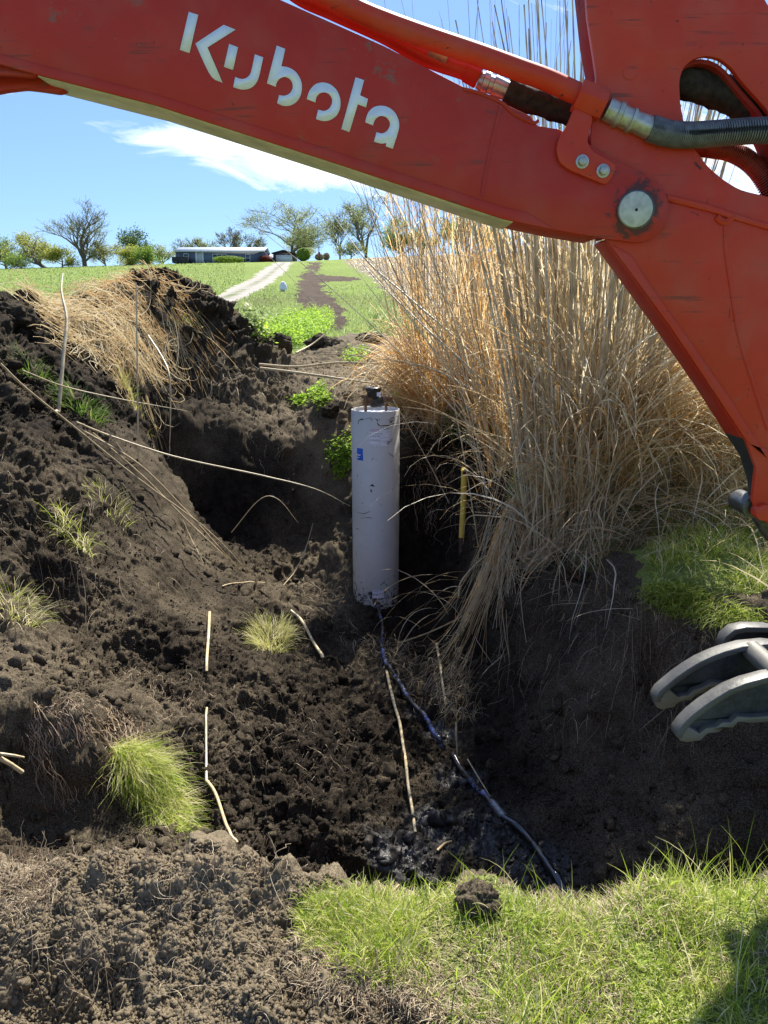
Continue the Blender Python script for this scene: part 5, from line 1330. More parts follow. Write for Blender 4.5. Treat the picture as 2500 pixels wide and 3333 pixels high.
# single stalks one can follow in the photograph
def stalk(pts, r, label, seed=0, mat='cane', name='reed_stalk', leaf=0, cat='reed stalk', rnd=.6, tip=.25):
    """pts: (x, y) rests on the ground there; (x, y, Y) hangs free at that distance"""
    P = []
    for p in pts: P.append(hits(p[0], p[1], r) if len(p) == 2 else at_Y(*p))
    Q_ = smooth_path(P, max(18, 9 * len(P))); K = len(Q_); g = np.random.default_rng(seed)
    if all(len(p) == 2 for p in pts): Q_ = settle(Q_, r, 60, .1)
    else:
        zz = surf(Q_[:, 0], Q_[:, 1]) + r * .5; Q_[:, 2] = np.maximum(Q_[:, 2], zz)
    R = r * np.interp(np.linspace(0, 1, K), [0, .6, 1], [1, .85, tip]); tipa = np.zeros(K); jj = np.arange(2, K, 5) if len(P) > 4 else np.arange(K // 2, K, K); tipa[jj] = .35; R[jj] *= 1.12; rnd = rnd * .42 + float(g.uniform(-.06, .06))
    V, F = tubes(Q_[None], R[None], 7)
    o = mk(name, V, F, M[mat], None, {'rnd': np.full(len(V), rnd), 'tip': rep(tipa, 7)}, True)
    return tag(o, label, cat, 'loose reed stalks')
stalk([(0,785,5.2),(60,842,5.4),(170,930,5.9),(300,1035,6.2),(430,1130,6.4),(500,1195,6.5),(540,1245)], .0085, 'long thin reed stalk slanting down the left bank to the pit floor', 1)
stalk([(165,912,6.1),(240,942,6.25),(380,987,6.4),(560,1026,6.5),(680,1056,6.55),(756,1093,6.6)], .0085, 'reed stalk reaching across the dark hollow to touch the grey pit', 2, rnd=.9)
stalk([(170,925,6.1),(300,1003,6.3),(400,1102,6.45),(480,1190,6.5),(518,1230)], .0095, 'upper stalk of the bundle sliding down the edge of the dark hollow', 3)
stalk([(200,935,6.2),(310,1030,6.4),(410,1130,6.5),(490,1205,6.55),(524,1236)], .0075, 'middle stalk of the bundle sliding down the edge of the dark hollow', 4, rnd=.55)
stalk([(250,955,6.5),(340,1080,6.6),(400,1160,6.6),(440,1215)], .0055, 'short lower stalk of the bundle at the edge of the dark hollow', 5, rnd=.5)
stalk([(124,922,6.3),(130,850,6.4),(138,760,6.6),(144,690,6.8),(133,630,7.0),(136,590,7.2)], .0165, 'thick pale broken cane standing upright at the left end of the mound', 6, rnd=1.0, tip=.3)
stalk([(299,1010,6.6),(298,900,6.6),(296,760,6.7),(294,610,6.8)], .008, 'straight thin upright stalk in front of the straw heap', 7, rnd=.9, tip=.7)
stalk([(320,725,8.2),(352,775,7.9),(366,815,7.7),(368,900,7.6),(366,975,7.5)], .011, 'bent stalk hanging down from the straw heap over the dark wall', 8, rnd=.9)
stalk([(48,800,5.9),(140,835,6.3),(260,862,6.6),(405,888,7.0)], .0065, 'thin stalk lying sideways below the straw heap on the left', 9, rnd=.7)
stalk([(453,1325),(451,1370),(448,1410),(446,1450)], .013, 'short pale cane piece upright on the slope left of the grass tuft', 10, rnd=1, tip=.9)
stalk([(447,1535),(446,1600),(446,1688)], .0085, 'upper straight half of the snapped cane on the left slope', 11, rnd=.95, tip=1)
stalk([(446,1690),(470,1742),(495,1795),(512,1825)], .0095, 'lower slanting half of the snapped cane on the left slope', 12, rnd=.9, tip=.9)
stalk([(628,1322),(650,1355),(675,1390),(697,1422)], .014, 'chewed cane piece lying right of the dry grass tuft', 13, rnd=.95, tip=1)
stalk([(835,1452),(848,1510),(862,1570),(868,1600),(876,1650),(880,1700),(890,1750),(897,1800)], .0115, 'long broken cane lying down the pit floor beside the blue pipe', 14, rnd=1, tip=.7)
stalk([(943,1392),(949,1430),(955,1480),(962,1525)], .0115, 'split cane stump leaning in the straw right of the blue pipe', 15, rnd=.95, tip=.8)
stalk([(985,1560,4.3),(986,1600,4.25),(992,1690,4.2)], .006, 'thin upright twig beside the lower blue pipe', 16, rnd=.7)
stalk([(1010,1640,3.95),(1040,1690,3.8),(1062,1725,3.7)], .004, 'thin bent straw crossing the blue pipe', 17, rnd=.9)
stalk([(560,787,8.9),(640,792,8.8),(740,783,8.7),(860,788,8.4)], .0145, 'upper of two pale canes lying across the slope behind the grey pit', 18, rnd=.9, tip=.5)
stalk([(562,795,8.8),(650,806,8.6),(750,820,8.4),(850,834,8.1)], .0155, 'lower of two pale canes lying across the slope behind the grey pit', 19, rnd=.98, tip=.5)
stalk([(1245,960,6.0),(1130,905,6.3),(1050,860,6.6),(960,808,7.2),(900,788,7.6),(800,772,8.4),(720,765,9.0),(640,768,9.6)], .0115, 'long grey cane arching left out of the reeds above the grey pit', 20, rnd=.55, tip=.3)
stalk([(1270,1010,5.8),(1120,870,6.1),(1000,745,6.5),(880,640,7.0),(790,560,7.4),(715,458,7.8)], .0095, 'long bleached cane leaning far left out of the reeds, upper one', 22, rnd=1, tip=.25)
stalk([(1230,1000,5.9),(1100,880,6.2),(1010,790,6.4),(900,690,6.9),(800,590,7.4),(760,540,7.7)], .0085, 'long bleached cane leaning far left out of the reeds, lower one', 23, rnd=.95, tip=.25)
stalk([(1050,850,7.0),(960,740,7.2),(880,640,7.4),(820,510,7.6),(778,395,7.8)], .007, 'dark thin cane leaning left with its tip at the boom', 24, rnd=.1, tip=.3)
stalk([(640,762,10.5),(672,745,10.8),(702,722,11.0)], .012, 'short pale stick on the dark earth below the green weeds', 25, rnd=.9, tip=.8)
stalk([(480,1268),(520,1264),(572,1259)], .006, 'straw piece lying flat below the bundle of stalks', 26, rnd=.95, tip=.9)
stalk([(500,1150,7.4),(560,1080,7.4),(600,1078,7.4),(645,1130,7.4)], .0045, 'thin straw bowed over the dark hollow', 27, rnd=.9)
stalk([(612,1265),(640,1230,7.1),(662,1180,7.2),(676,1130,7.3)], .0065, 'thin stalk standing at the foot of the dark hollow', 28, rnd=.7)
stalk([(0,1638,2.9),(25,1652,2.92),(48,1668,2.95)], .011, 'pale split cane end poking in from the left edge, lower', 29, rnd=1, tip=.95)
stalk([(0,1628,2.9),(30,1632,2.92),(52,1636,2.95)], .007, 'pale split cane end poking in from the left edge, upper', 30, rnd=.95, tip=.6)
stalk([(1290,850,5.0),(1300,700,4.98),(1318,620,4.97),(1330,540,4.96)], .0035, 'fine grass stem rising in front of the thick canes', 31, rnd=.9)
stalk([(820,1960,1.75),(838,1935,1.80),(862,1912,1.85)], .0052, 'dark stubby twig at the grass edge in the foreground', 32, rnd=0, tip=.8)
stalk([(945,1840),(960,1828),(975,1818)], .007, 'small orange brown stick on the wet mud', 33, 'straw_gold' if False else 'cane', rnd=.2, tip=.8)
stalk([(1160,1130,5.4),(1060,1115,5.6),(1010,1120,5.8),(1000,1175,5.9)], .0055, 'pale straw hooked over the yellow handle', 34, rnd=.95)
stalk([(990,1290,5.6),(1000,1250,5.7),(1060,1195,5.8),(1130,1190,5.6)], .007, 'reed stalk arching in front of the foot of the yellow handle', 35, rnd=.8)
stalk([(860,1390),(930,1365,5.7),(1010,1325,5.6),(1060,1285,5.6)], .007, 'brown stalk slanting up from the pit floor to the straw', 36, rnd=.35)
# roots on the cut faces
def roots(n, poly, seed, L, az, w=.0016, drop=1.9, free=.05, name='roots'):
    g = np.random.default_rng(seed); xs = [p[0] for p in poly]; ys = [p[1] for p in poly]; b = []
    while len(b) < n:
        px_, py_ = g.uniform(min(xs), max(xs)), g.uniform(min(ys), max(ys))
        if inpoly(np.array([px_]), np.array([py_]), poly)[0]: b.append(hits(px_, py_))
    b = np.array(b); K = 14; P = np.zeros((n, K, 3)); cur = b + np.array([0, -.01, 0]); ln = g.uniform(L[0], L[1], n); v = np.stack([az + g.normal(size=n) * .5, np.full(n, -.25), np.full(n, -drop)], 1)
    for k in range(K):
        P[:, k] = cur; v2 = v + g.normal(size=(n, 3)) * np.array([.8, .5, .5]); v2 /= np.linalg.norm(v2, axis=1, keepdims=True); cur = cur + v2 * (ln / (K - 1))[:, None]
        z = surf(cur[:, 0], cur[:, 1]) + .004; lowm = cur[:, 2] < z; cur[:, 2] = np.where(lowm, z, cur[:, 2]); cur[:, 1] -= lowm * free * .2
    V, F = tubes(P, np.linspace(1, .35, K)[None] * (w * g.uniform(.5, 1.6, (n, 1))), 4)
    return tag(mk(name, V, F, M['root'], None, {'rnd': rep(g.uniform(0, 1, n), K * 4), 'tip': np.zeros(len(V))}), kind='stuff')
roots(260, [(40,1510),(250,1490),(330,1570),(300,1640),(60,1600)], 61, (.2, .6), .25, .0019)
roots(60, [(250,1420),(450,1480),(420,1600),(300,1540)], 62, (.2, .5), .5, .0013)
roots(120, [(870,960),(1060,960),(1060,1120),(900,1100)], 63, (.2, .8), .0, .0016)
roots(36, [(1180,1250),(1500,1320),(1600,1500),(1250,1450)], 64, (.1, .35), .0, .0011)
roots(26, [(330,940),(620,920),(620,1000),(360,990)], 65, (.15, .4), .0, .0016)
roots(50, [(1400,1300),(1600,1370),(1600,1420),(1420,1360)], 66, (.1, .3), .0, .0012)
def up_roots(n, poly, seed, L, w):
    g = np.random.default_rng(seed); xs = [p[0] for p in poly]; ys = [p[1] for p in poly]; b = []
    while len(b) < n:
        px_, py_ = g.uniform(min(xs), max(xs)), g.uniform(min(ys), max(ys))
        if inpoly(np.array([px_]), np.array([py_]), poly)[0]: b.append(hits(px_, py_))
    b = np.array(b); K = 9; P = arch_blades(b - (0, 0, .01), g.uniform(0, 6.28, n), g.uniform(L[0], L[1], n), g.uniform(.1, .9, n), g.uniform(-.6, 1.2, n), K, g, .45)
    P[:, 1:] += g.normal(size=(n, K - 1, 3)) * .004
    V, F = tubes(P, np.linspace(1, .4, K)[None] * (w * g.uniform(.5, 1.4, (n, 1))), 4)
    return tag(mk('roots', V, F, M['root'], None, {'rnd': rep(g.uniform(.2, 1, n), K * 4), 'tip': np.zeros(len(V))}), kind='stuff')
up_roots(120, [(60,1850),(350,1850),(600,1850),(690,1890),(600,1900),(100,1900)], 67, (.03, .13), .0013)
up_roots(120, [(0,1850),(130,1850),(110,1960),(0,1980)], 68, (.05, .18), .0012)
up_roots(110, [(640,1960),(700,1940),(900,2100),(960,2212),(640,2212)], 69, (.04, .16), .0014)
# ---------------------------------------------------------------- grass
def blades(name, X, Y, h, w, mat, g, K=5, lean=(.05, .8), droop=(.2, 1.6), azm=None, azs=3, par=None, label=None, dz=0, rnd=None):
    n = len(X); b = np.stack([X, Y, surf(X, Y) - .004 + dz], 1); a = g.uniform(0, 6.283, n) if azm is None else azm + g.normal(size=n) * azs
    P = arch_blades(b, a, h, g.uniform(lean[0], lean[1], n), g.uniform(droop[0], droop[1], n), K, g, .08)
    return blade_obj(name, P, w, mat, par, rnd, (.8, 1, .8, .1), g=g)
def lawn(n, tr, Yr, h, w, seed, mat='grass', cond=None, name='grass', K=5, patch=True, lean=(.05, .8), droop=(.2, 1.6), pw=.001):
    g = np.random.default_rng(seed); t = g.uniform(tr[0], tr[1], n); Y = np.exp(g.uniform(math.log(Yr[0]), math.log(Yr[1]), n)); X = t * Y
    p3 = np.stack([X * 6, Y * 6, X * 0], 1); pn = fbm(p3, 3, seed)
    ok = ~soilmask(X, Y)
    if cond is not None: ok &= cond(X, Y, g)
    ok &= g.uniform(0, 1, n) < np.clip(.68 + pn * 1.9, .08, 1)
    X, Y, pn = X[ok], Y[ok], pn[ok]; m_ = len(X)
    hh = g.uniform(h[0], h[1], m_) * np.clip(1 + pn * 1.1, .4, 1.8); ww = np.maximum(g.uniform(w[0], w[1], m_), pw * Y)
    r = np.clip(g.beta(1.4, 1.9, m_) + pn * .5, 0, 1)
    r = np.where(g.uniform(0, 1, m_) < .16, g.uniform(.75, 1, m_), r * .78)
    o = blades(name, X, Y, hh, ww, M[mat], g, K, lean, droop, rnd=r); return tag(o, kind='stuff')
# foreground turf: matted low growth, then taller blades, and some dead thatch
lawn(28000, (-.24, .85), (1.12, 1.90), (.018, .045), (.0014, .0030), 71, lean=(.3, 1.4), droop=(.1, 1.2), cond=None)
lawn(14000, (-.24, .85), (1.12, 1.90), (.04, .085), (.0014, .0030), 72, K=6, cond=None)
lawn(1100, (-.2, .85), (1.2, 1.86), (.09, .19), (.0016, .0032), 73, K=7, lean=(.02, .5), droop=(.1, .9))
lawn(36000, (-.3, .85), (1.12, 1.90), (.02, .055), (.0012, .0026), 74, 'litter', lean=(.9, 1.6), droop=(0, .5), cond=lambda X, Y, g: X > -.45)
lawn(34000, (.38, .95), (3.5, 5.6), (.03, .07), (.002, .004), 75, lean=(.1, 1.2), pw=.0007)
lawn(5000, (.38, .9), (3.55, 4.6), (.08, .14), (.002, .004), 76, K=6, pw=.0007)
lawn(9000, (.1, .9), (4.2, 9), (.05, .16), (.003, .006), 77, 'straw', pw=.0009, cond=lambda X, Y, g: X > .9)
# meadow: tufts whose blades grow coarser with distance, as seen standing in it
lawn(90000, (-.62, .2), (11, 60), (.05, .13), (.005, .010), 78, 'meadow', K=3, pw=.0009, lean=(.0, .6), droop=(.0, .8), cond=lambda X, Y, g: ~inpoly(X, Y, DRIVE) & ~inpoly(X, Y, TRACK) & ~inpoly(X, Y, STUB) & ((X < -.14 * Y) | (g.uniform(0, 1, len(X)) < .5)))
lawn(40000, (-.62, .2), (60, 165), (.06, .16), (.01, .02), 79, 'meadow', K=3, pw=.0009, lean=(.0, .5), droop=(.0, .6), cond=lambda X, Y, g: ~inpoly(X, Y, DRIVE) & ~inpoly(X, Y, TRACK) & ~inpoly(X, Y, STUB) & (X < -.18 * Y))
lawn(9000, (-.02, .14), (14, 28), (.15, .35), (.008, .014), 80, 'meadow', K=4, pw=.0010, lean=(.0, .4), cond=lambda X, Y, g: ~inpoly(X, Y, TRACK) & ~inpoly(X, Y, STUB))
def stub_stalks():
    g = np.random.default_rng(81); n = 26000; t = g.uniform(-.05, .55, n); Y = np.exp(g.uniform(math.log(14), math.log(150), n)); X = t * Y
    ok = inpoly(X, Y, STUB); X, Y = X[ok], Y[ok]; n = len(X)
    o = blades('corn_stubble', X, Y, g.uniform(.12, .35, n), np.maximum(.02, .0011 * Y), M['straw'], g, 3, (.1, 1.5), (0, .4)); tag(o, kind='stuff')
stub_stalks()
def tuft(px, n, h, w, mat, label, seed, rad=.08, lean=(.1, 1.0), droop=(.3, 1.6), az=None, azs=3, name='grass_tuft', cat='grass tuft', r=None):
    g = np.random.default_rng(seed); c = hits(*px); a = g.uniform(0, 6.28, n); rr = rad * np.sqrt(g.uniform(0, 1, n)); X = c[0] + rr * np.cos(a); Y = c[1] + rr * np.sin(a)
    b = np.stack([X, Y, surf(X, Y)], 1)
    aa = (a + g.normal(size=n) * .6) if az is None else az + g.normal(size=n) * azs
    P = clampz(arch_blades(b, aa, g.uniform(h[0], h[1], n), g.uniform(lean[0], lean[1], n), g.uniform(droop[0], droop[1], n), 7, g, .06), .003)
    o = blade_obj(name, P, g.uniform(w[0], w[1], n), M[mat], rnd=r if r is None else g.uniform(r[0], r[1], n), g=g); return tag(o, label, cat)
tuft((585,1385), 700, (.10, .24), (.002, .004), 'grass', 'pale dry grass tuft on the pit slope left of the blue pipe', 91, .15, r=(.55, 1))
tuft((160,1150), 160, (.12, .28), (.002, .004), 'grass', 'straggly grass tuft on the left bank below the clods', 92, .12, az=-1.4, azs=.8, r=(.3, 1))
tuft((175,880), 260, (.12, .26), (.003, .005), 'grass_dark', 'dark green sprig under the left end of the straw heap', 93, .16)
tuft((285,880), 260, (.12, .28), (.002, .004), 'grass', 'yellow green grass tuft hanging at the cut below the straw heap', 94, .10, az=-1.4, azs=.7, r=(.3, .8))
tuft((70,800), 130, (.10, .22), (.003, .005), 'grass_dark', 'grey green sprig among the dark clods at far left', 95, .1)
tuft((20,1310), 300, (.10, .25), (.002, .0035), 'grass', 'dry grass tuft at the left edge of the bank', 96, .14, r=(.5, 1))
tuft((235,1090), 150, (.08, .2), (.002, .003), 'grass', 'small yellowish tuft on the smooth bank shoulder', 97, .16, r=(.5, .9))
tuft((395,690), 140, (.10, .22), (.003, .005), 'grass', 'green and straw sprig at the right end of the straw heap', 98, .15, r=(.2, .8))
tuft((1010,925), 260, (.2, .45), (.006, .012), 'grass_dark', 'broad green blades under the reeds above the yellow handle', 99, .22, az=-1.8, azs=.8)
tuft((1160,930), 100, (.2, .4), (.006, .012), 'grass_dark', 'green blades at the foot of the tallest reed clump', 100, .2, az=-1.8, azs=.8)
# the overturned sod: roots above, green grass combed downhill
def sod():
    g = np.random.default_rng(101); n = 4200; b = []
    poly = [(240,1612),(290,1600),(345,1640),(385,1700),(400,1780),(380,1800),(330,1760),(280,1700)]
    while len(b) < n:
        px_, py_ = g.uniform(230, 410), g.uniform(1595, 1810)
        if inpoly(np.array([px_]), np.array([py_]), poly)[0]: b.append(hits(px_, py_))
        if len(b) >= 900: break
    b = np.array(b)[g.integers(0, len(b), n)] + g.normal(size=(n, 3)) * (.012, .012, .004)
    az = np.where(g.uniform(0, 1, n) < .8, -.9, -.3) + g.normal(size=n) * .35
    P = clampz(arch_blades(b, az + fbm(b * 9, 2, 5) * .7, g.uniform(.05, .26, n) * (1 + .5 * fbm(b * 12, 2, 6)), g.uniform(.7, 1.5, n), g.uniform(.1, 1.1, n), 7, g, .09), .003)
    P[:, :, 1] -= .01
    blade_obj('grass_tuft', P, g.uniform(.0015, .0028, n), M['grass'], rnd=np.clip(.12 + g.beta(1.5, 2.0, n) + .3 * fbm(b * 14, 2, 9), 0, 1), g=g)
    o = bpy.data.objects[-1] if False else [q_ for q_ in COL.objects if q_.name.startswith('grass_tuft')][-1]
    tag(o, 'thick bright green grass on the overturned sod at lower left, combed downhill', 'grass tuft')
sod()
# leafy weeds
def weed(px_poly, n, h, leaf, label, seed, mat='weed', name='weed_patch', cat='weeds', stuff=False):
    g = np.random.default_rng(seed); xs = [p[0] for p in px_poly]; ys = [p[1] for p in px_poly]; b = []
    while len(b) < min(n, 900):
        px_, py_ = g.uniform(min(xs), max(xs)), g.uniform(min(ys), max(ys))
        if inpoly(np.array([px_]), np.array([py_]), px_poly)[0]: b.append(hits(px_, py_))
    b = np.array(b)[g.integers(0, len(b), n)]; b[:, :2] += g.normal(size=(n, 2)) * leaf * 2; b[:, 2] = surf(b[:, 0], b[:, 1])
    c = b + np.stack([g.normal(size=n) * .02, g.normal(size=n) * .02, h * g.uniform(.05, 1, n) ** .6 * np.clip(.75 + fbm(b * 3, 2, seed), .3, 1.4)], 1)
    u = g.normal(size=(n, 3)); u[:, 2] *= .45; u /= np.linalg.norm(u, axis=1, keepdims=True); v = np.cross(u, g.normal(size=(n, 3)) * .35 + (0, 0, 1)); v /= np.linalg.norm(v, axis=1, keepdims=True)
    s = leaf * g.uniform(.6, 1.4, n)[:, None]
    V = np.stack([c - u * s, c + v * s * .55, c + u * s, c - v * s * .55], 1).reshape(-1, 3); F = np.arange(n * 4).reshape(-1, 4)
    o = mk(name, V, F, M[mat], None, {'rnd': rep(g.uniform(0, 1, n), 4), 'tip': np.zeros(n * 4)}); return tag(o, label, cat, kind='stuff' if stuff else None)
weed([(600,700),(640,685),(700,672),(722,690),(720,712),(690,735),(640,752),(600,745),(560,735),(570,712)], 17000, .34, .030, None, 111, name='weeds', cat=None, stuff=True)
weed([(530,710),(600,690),(640,680),(610,730),(560,735)], 4000, .3, .035, None, 112, 'meadow', 'weeds', None, True)
weed([(745,770),(785,762),(790,785),(750,790)], 900, .14, .022, 'small bright green weed on the bare earth behind the grey pit', 113)
weed([(672,840),(700,838),(712,868),(690,880)], 800, .12, .02, 'bright green weed high on the slope left of the meter', 114)
weed([(705,980),(750,975),(757,1020),(735,1040)], 1200, .14, .02, 'bright green weed draping the wall against the left side of the grey pit', 115)
weed([(850,855),(885,850),(885,890),(865,900)], 900, .16, .02, 'light green weed just behind the right rim of the grey pit', 116)
weed([(645,862),(660,860),(655,876)], 420, .09, .026, 'tiny green sprout left of the bright weed on the slope', 117)
# single clods and the white bag
def clod(px, s, label, seed, squash=.75, lift=.5, cat='clod', wet=0, dry=.1):
    V0, F0 = ico(5); g = np.random.default_rng(seed); c = hits(*px)
    dirn = V0 / np.linalg.norm(V0, axis=1, keepdims=True)
    k = 1 + .55 * fbm(dirn * 1.6 + seed, 3, seed) + .16 * np.abs(fbm(dirn * 5 + seed, 3, seed + 1)) + .05 * fbm(dirn * 22, 2, seed + 2)
    f, cc = worley(dirn.astype(np.float32) * 7 + seed, seed); k += (np.clip(1 - f, 0, 1)) * .10
    V = dirn * k[:, None] * np.array([s, s * .85, s * squash]) + c + (0, 0, s * squash * lift)
    o = mk('dirt_clod', V, F0, M['soil'], None, {'dry': np.full(len(V), dry), 'wet': np.full(len(V), wet)}, True); return tag(o, label, cat, 'big earth clods')
clod((1035,1960), .058, 'dark earth clod lying in the foreground grass', 201, .8, .55, dry=.30)
clod((602,752), .17, 'black earth clod at the right foot of the mound by the green weeds', 202, .8, .4)
clod((715,895), .10, 'crumbly dark clod on the slope beside the meter', 203, .9, .4)
clod((22,690), .20, 'large black block of earth at the left end of the mound', 204, .8, .0)
clod((200,672), .12, 'dark angular slab poking out of the straw heap', 207, .7, .2)
clod((690,745), .20, 'dark clod in the disturbed earth at the end of the dirt track', 208, .6, .3, dry=.3)
clod((800,735), .28, 'rounded earth heap beyond the pit, left of the reeds', 209, .55, .2, dry=.35)
def bag():
    V0, F0 = ico(4); c = hit(612, 629); d = V0; k = 1 + .22 * fbm(d * 3.3, 3, 5) + .1 * np.abs(fbm(d * 9, 2, 6))
    s = (629 - 615) / FD * c[1] * .55
    V = d * k[:, None] * (s, s * .8, s * 1.1); V[:, 2] += np.clip(V0[:, 2] - .6, 0, 1) * s * 1.1
    o = mk('plastic_bag', V + c + (0, 0, s * .9), F0, plain('white_plastic', (.75, .78, .82), .4, 0, .1, 3), None, None, True); tag(o, 'white plastic bag standing on the grass left of the dirt track', 'bag')
bag()

def edge_turf(poly, n, h, w, seed, mat, r=(0, 1), lean=(.1, 1.0), az=None, azs=3):
    g = np.random.default_rng(seed); xs = [p[0] for p in poly]; ys = [p[1] for p in poly]; b = []
    while len(b) < min(n, 1200):
        px_, py_ = g.uniform(min(xs), max(xs)), g.uniform(min(ys), max(ys))
        if inpoly(np.array([px_]), np.array([py_]), poly)[0]: b.append(hits(px_, py_))
    b = np.array(b)[g.integers(0, len(b), n)]; X = b[:, 0] + g.normal(size=n) * .008; Y = b[:, 1] + g.normal(size=n) * .008
    o = blades('grass', X, Y, g.uniform(h[0], h[1], n), g.uniform(w[0], w[1], n), M[mat], g, 6, lean, (.3, 1.4), az, azs, rnd=g.uniform(r[0], r[1], n)); tag(o, kind='stuff')
edge_turf([(650,1950),(720,1935),(860,1940),(900,1990),(880,2080),(780,2110),(690,2060),(650,2010)], 3800, (.03, .09), (.0012, .0026), 131, 'grass', (.1, .9))
edge_turf([(640,2000),(700,2080),(800,2120),(900,2100),(960,2170),(940,2212),(820,2180),(650,2120)], 3000, (.02, .07), (.001, .002), 132, 'litter', (.2, 1), (.6, 1.6))
edge_turf([(0,1850),(100,1860),(120,1920),(60,1990),(0,1990)], 1500, (.02, .07), (.001, .002), 133, 'litter', (.3, 1), (.4, 1.6))
edge_turf([(260,1600),(300,1590),(380,1660),(360,1700),(300,1660)], 900, (.03, .09), (.001, .002), 134, 'litter', (.2, 1), (.6, 1.5), -.9, .8)
edge_turf([(1380,1270),(1450,1255),(1640,1330),(1640,1365),(1540,1350),(1400,1310)], 2600, (.05, .14), (.002, .004), 135, 'grass', (.1, .8), (.5, 1.4), -1.6, .8)
# bleached canes of the reed clump that lean far out to the left
def leaning():
    g = np.random.default_rng(141); e_ = [o for o in COL.objects if o.name.startswith('reed_clump') and 'leaning left' in o.get('label', '')][0]
    for i in range(30):
        X0, Y0 = 1.15 + g.normal() * .22, 7.3 + g.normal() * .25; z0 = float(surf(X0, Y0)[0]) - .03; L_ = g.uniform(1.8, 3.6); th = g.uniform(.25, .72); dz = g.normal() * .12
        u = np.linspace(0, 1, 30); ang = th * (1 + .45 * u * g.uniform(.2, 1)); step = L_ / 29
        P = np.stack([X0 - np.cumsum(np.sin(ang)) * step, Y0 + np.cumsum(dz * np.sin(ang)) * step, z0 + np.cumsum(np.cos(ang)) * step], 1)
        R = g.uniform(.004, .0105) * (1 - .75 * u); ti = np.zeros(30); ti[3::6] = .4
        V, F = tubes(P[None], R[None], 6); o = mk('cane', V, F, M['cane'], None, {'rnd': np.full(len(V), g.uniform(.6, 1)), 'tip': rep(ti, 6)}, True); setparent(o, e_)
leaning()
# ---------------------------------------------------------------- trees
def build_tree(x, y, H_, label, seed, spread=.42, levels=5, trunk=.35, leaf='leaf_spring', nleaf=1800, lsize=.11, lean=(0, 0), first=.25, name='tree', cat='tree', group='trees along the hill crest', up=.35, z=None, width=None, cluster=.28):
    g = np.random.default_rng(seed); z0 = float(hill(x, y)) - .15 if z is None else z
    e_ = empty(name, (x, y, z0), label, cat, group)
    segs = []; tips = []
    def grow(p, d, L, r, lv):
        K = 5; P = [p]; q_ = p.copy(); dd = d.copy()
        for k in range(K - 1):
            dd = dd + g.normal(size=3) * (.12 if lv else .04) + np.array([0, 0, .04 if lv else 0]); dd /= np.linalg.norm(dd); q_ = q_ + dd * L / (K - 1); P.append(q_.copy())
        rt = r * (.62 if lv < levels else .35)
        segs.append((np.array(P), np.linspace(r, rt, K)))
        if lv >= levels - 1: tips.extend(P[1:])
        if lv >= levels: return
        n = g.integers(3, 5) if lv else g.integers(5, 8)
        for i in range(n):
            u = g.uniform(first if lv == 0 else .3, 1.0) if i else 1.0
            j = min(K - 2, int(u * (K - 1))); t = u * (K - 1) - j; pb = P[j] * (1 - t) + P[j + 1] * t
            a = g.uniform(0, 6.283); s = spread * g.uniform(.6, 1.5) * (.6 if i == 0 else 1.25)
            ax = np.cross(dd, [math.cos(a), math.sin(a), .3]); ax /= np.linalg.norm(ax) + 1e-6
            nd = dd * math.cos(s) + ax * math.sin(s); nd[2] = nd[2] * .9 + up * .3; nd /= np.linalg.norm(nd)
            grow(pb, nd, L * g.uniform(.55, .82), max(.018, r * g.uniform(.45, .68) * (1.1 - .3 * u)), lv + 1)
    d0 = np.array([lean[0], lean[1], 1.0]); d0 /= np.linalg.norm(d0)
    grow(np.zeros(3), d0, H_ * .34, trunk, 0)
    T_ = np.array(tips); top = T_[:, 2].max(); k = H_ / top
    kx = k if width is None else width / (np.percentile(np.abs(T_[:, 0]), 96) * 2)
    S = np.array([kx, kx, k])
    V, F = tubes(np.array([s[0] for s in segs]) * S, np.array([np.maximum(s[1], .022) for s in segs]), 5)
    o = mk('trunk', V, F, M['bark'], None, None, True); o.parent = e_
    T_ = T_ * S; n = nleaf; c = T_[g.integers(0, len(T_), n)] + g.normal(size=(n, 3)) * cluster
    # some twigs leaf out more than others
    dens = fbm(c * .35 + seed, 2, seed); c = c[g.uniform(-.6, .5, n) < dens + .3]; n = len(c)
    u = g.normal(size=(n, 3)); u /= np.linalg.norm(u, axis=1, keepdims=True); v = np.cross(u, g.normal(size=(n, 3))); v /= np.linalg.norm(v, axis=1, keepdims=True)
    s = lsize * g.uniform(.6, 1.5, n)[:, None]
    V = np.stack([c - u * s, c + v * s * .7, c + u * s, c - v * s * .7], 1).reshape(-1, 3)
    o = mk('crown', V, np.arange(n * 4).reshape(-1, 4), M[leaf], None, {'rnd': rep(g.uniform(0, 1, n), 4), 'tip': np.zeros(n * 4)}); o.parent = e_
    return e_
def tpos(px, py, Y):
    """ground position under a pixel column at distance Y, and metres per pixel there"""
    d = ray(px, py); X = d[0] / d[1] * Y; return X, Y, Y / FD / d[1] * 1.0
def T(px, Y, ytop, ybase, wpx, label, seed, **k):
    """crown between two pixel rows at a distance"""
    X, _, s = tpos(px, ybase, Y); zt = at_Y(px, ytop, Y)[2]; z0 = float(hill(X, Y)) - .15
    build_tree(X, Y, zt - z0, label, seed, width=wpx / FD * Y, **({'cluster': .45} | k))
T(183, 150, 424, 576, 118, 'tall bare tree with a thick dark trunk, left of the house', 301, trunk=.5, nleaf=9000, leaf='leaf_spring', lsize=.06, levels=5, spread=.46, first=.2, cluster=.3, up=.5)
T(98, 150, 500, 580, 130, 'wide leaning willow-like tree at the far left with light green leaves', 302, trunk=.42, nleaf=9000, leaf='leaf_yellow', lsize=.10, lean=(-.7, 0), spread=.6)
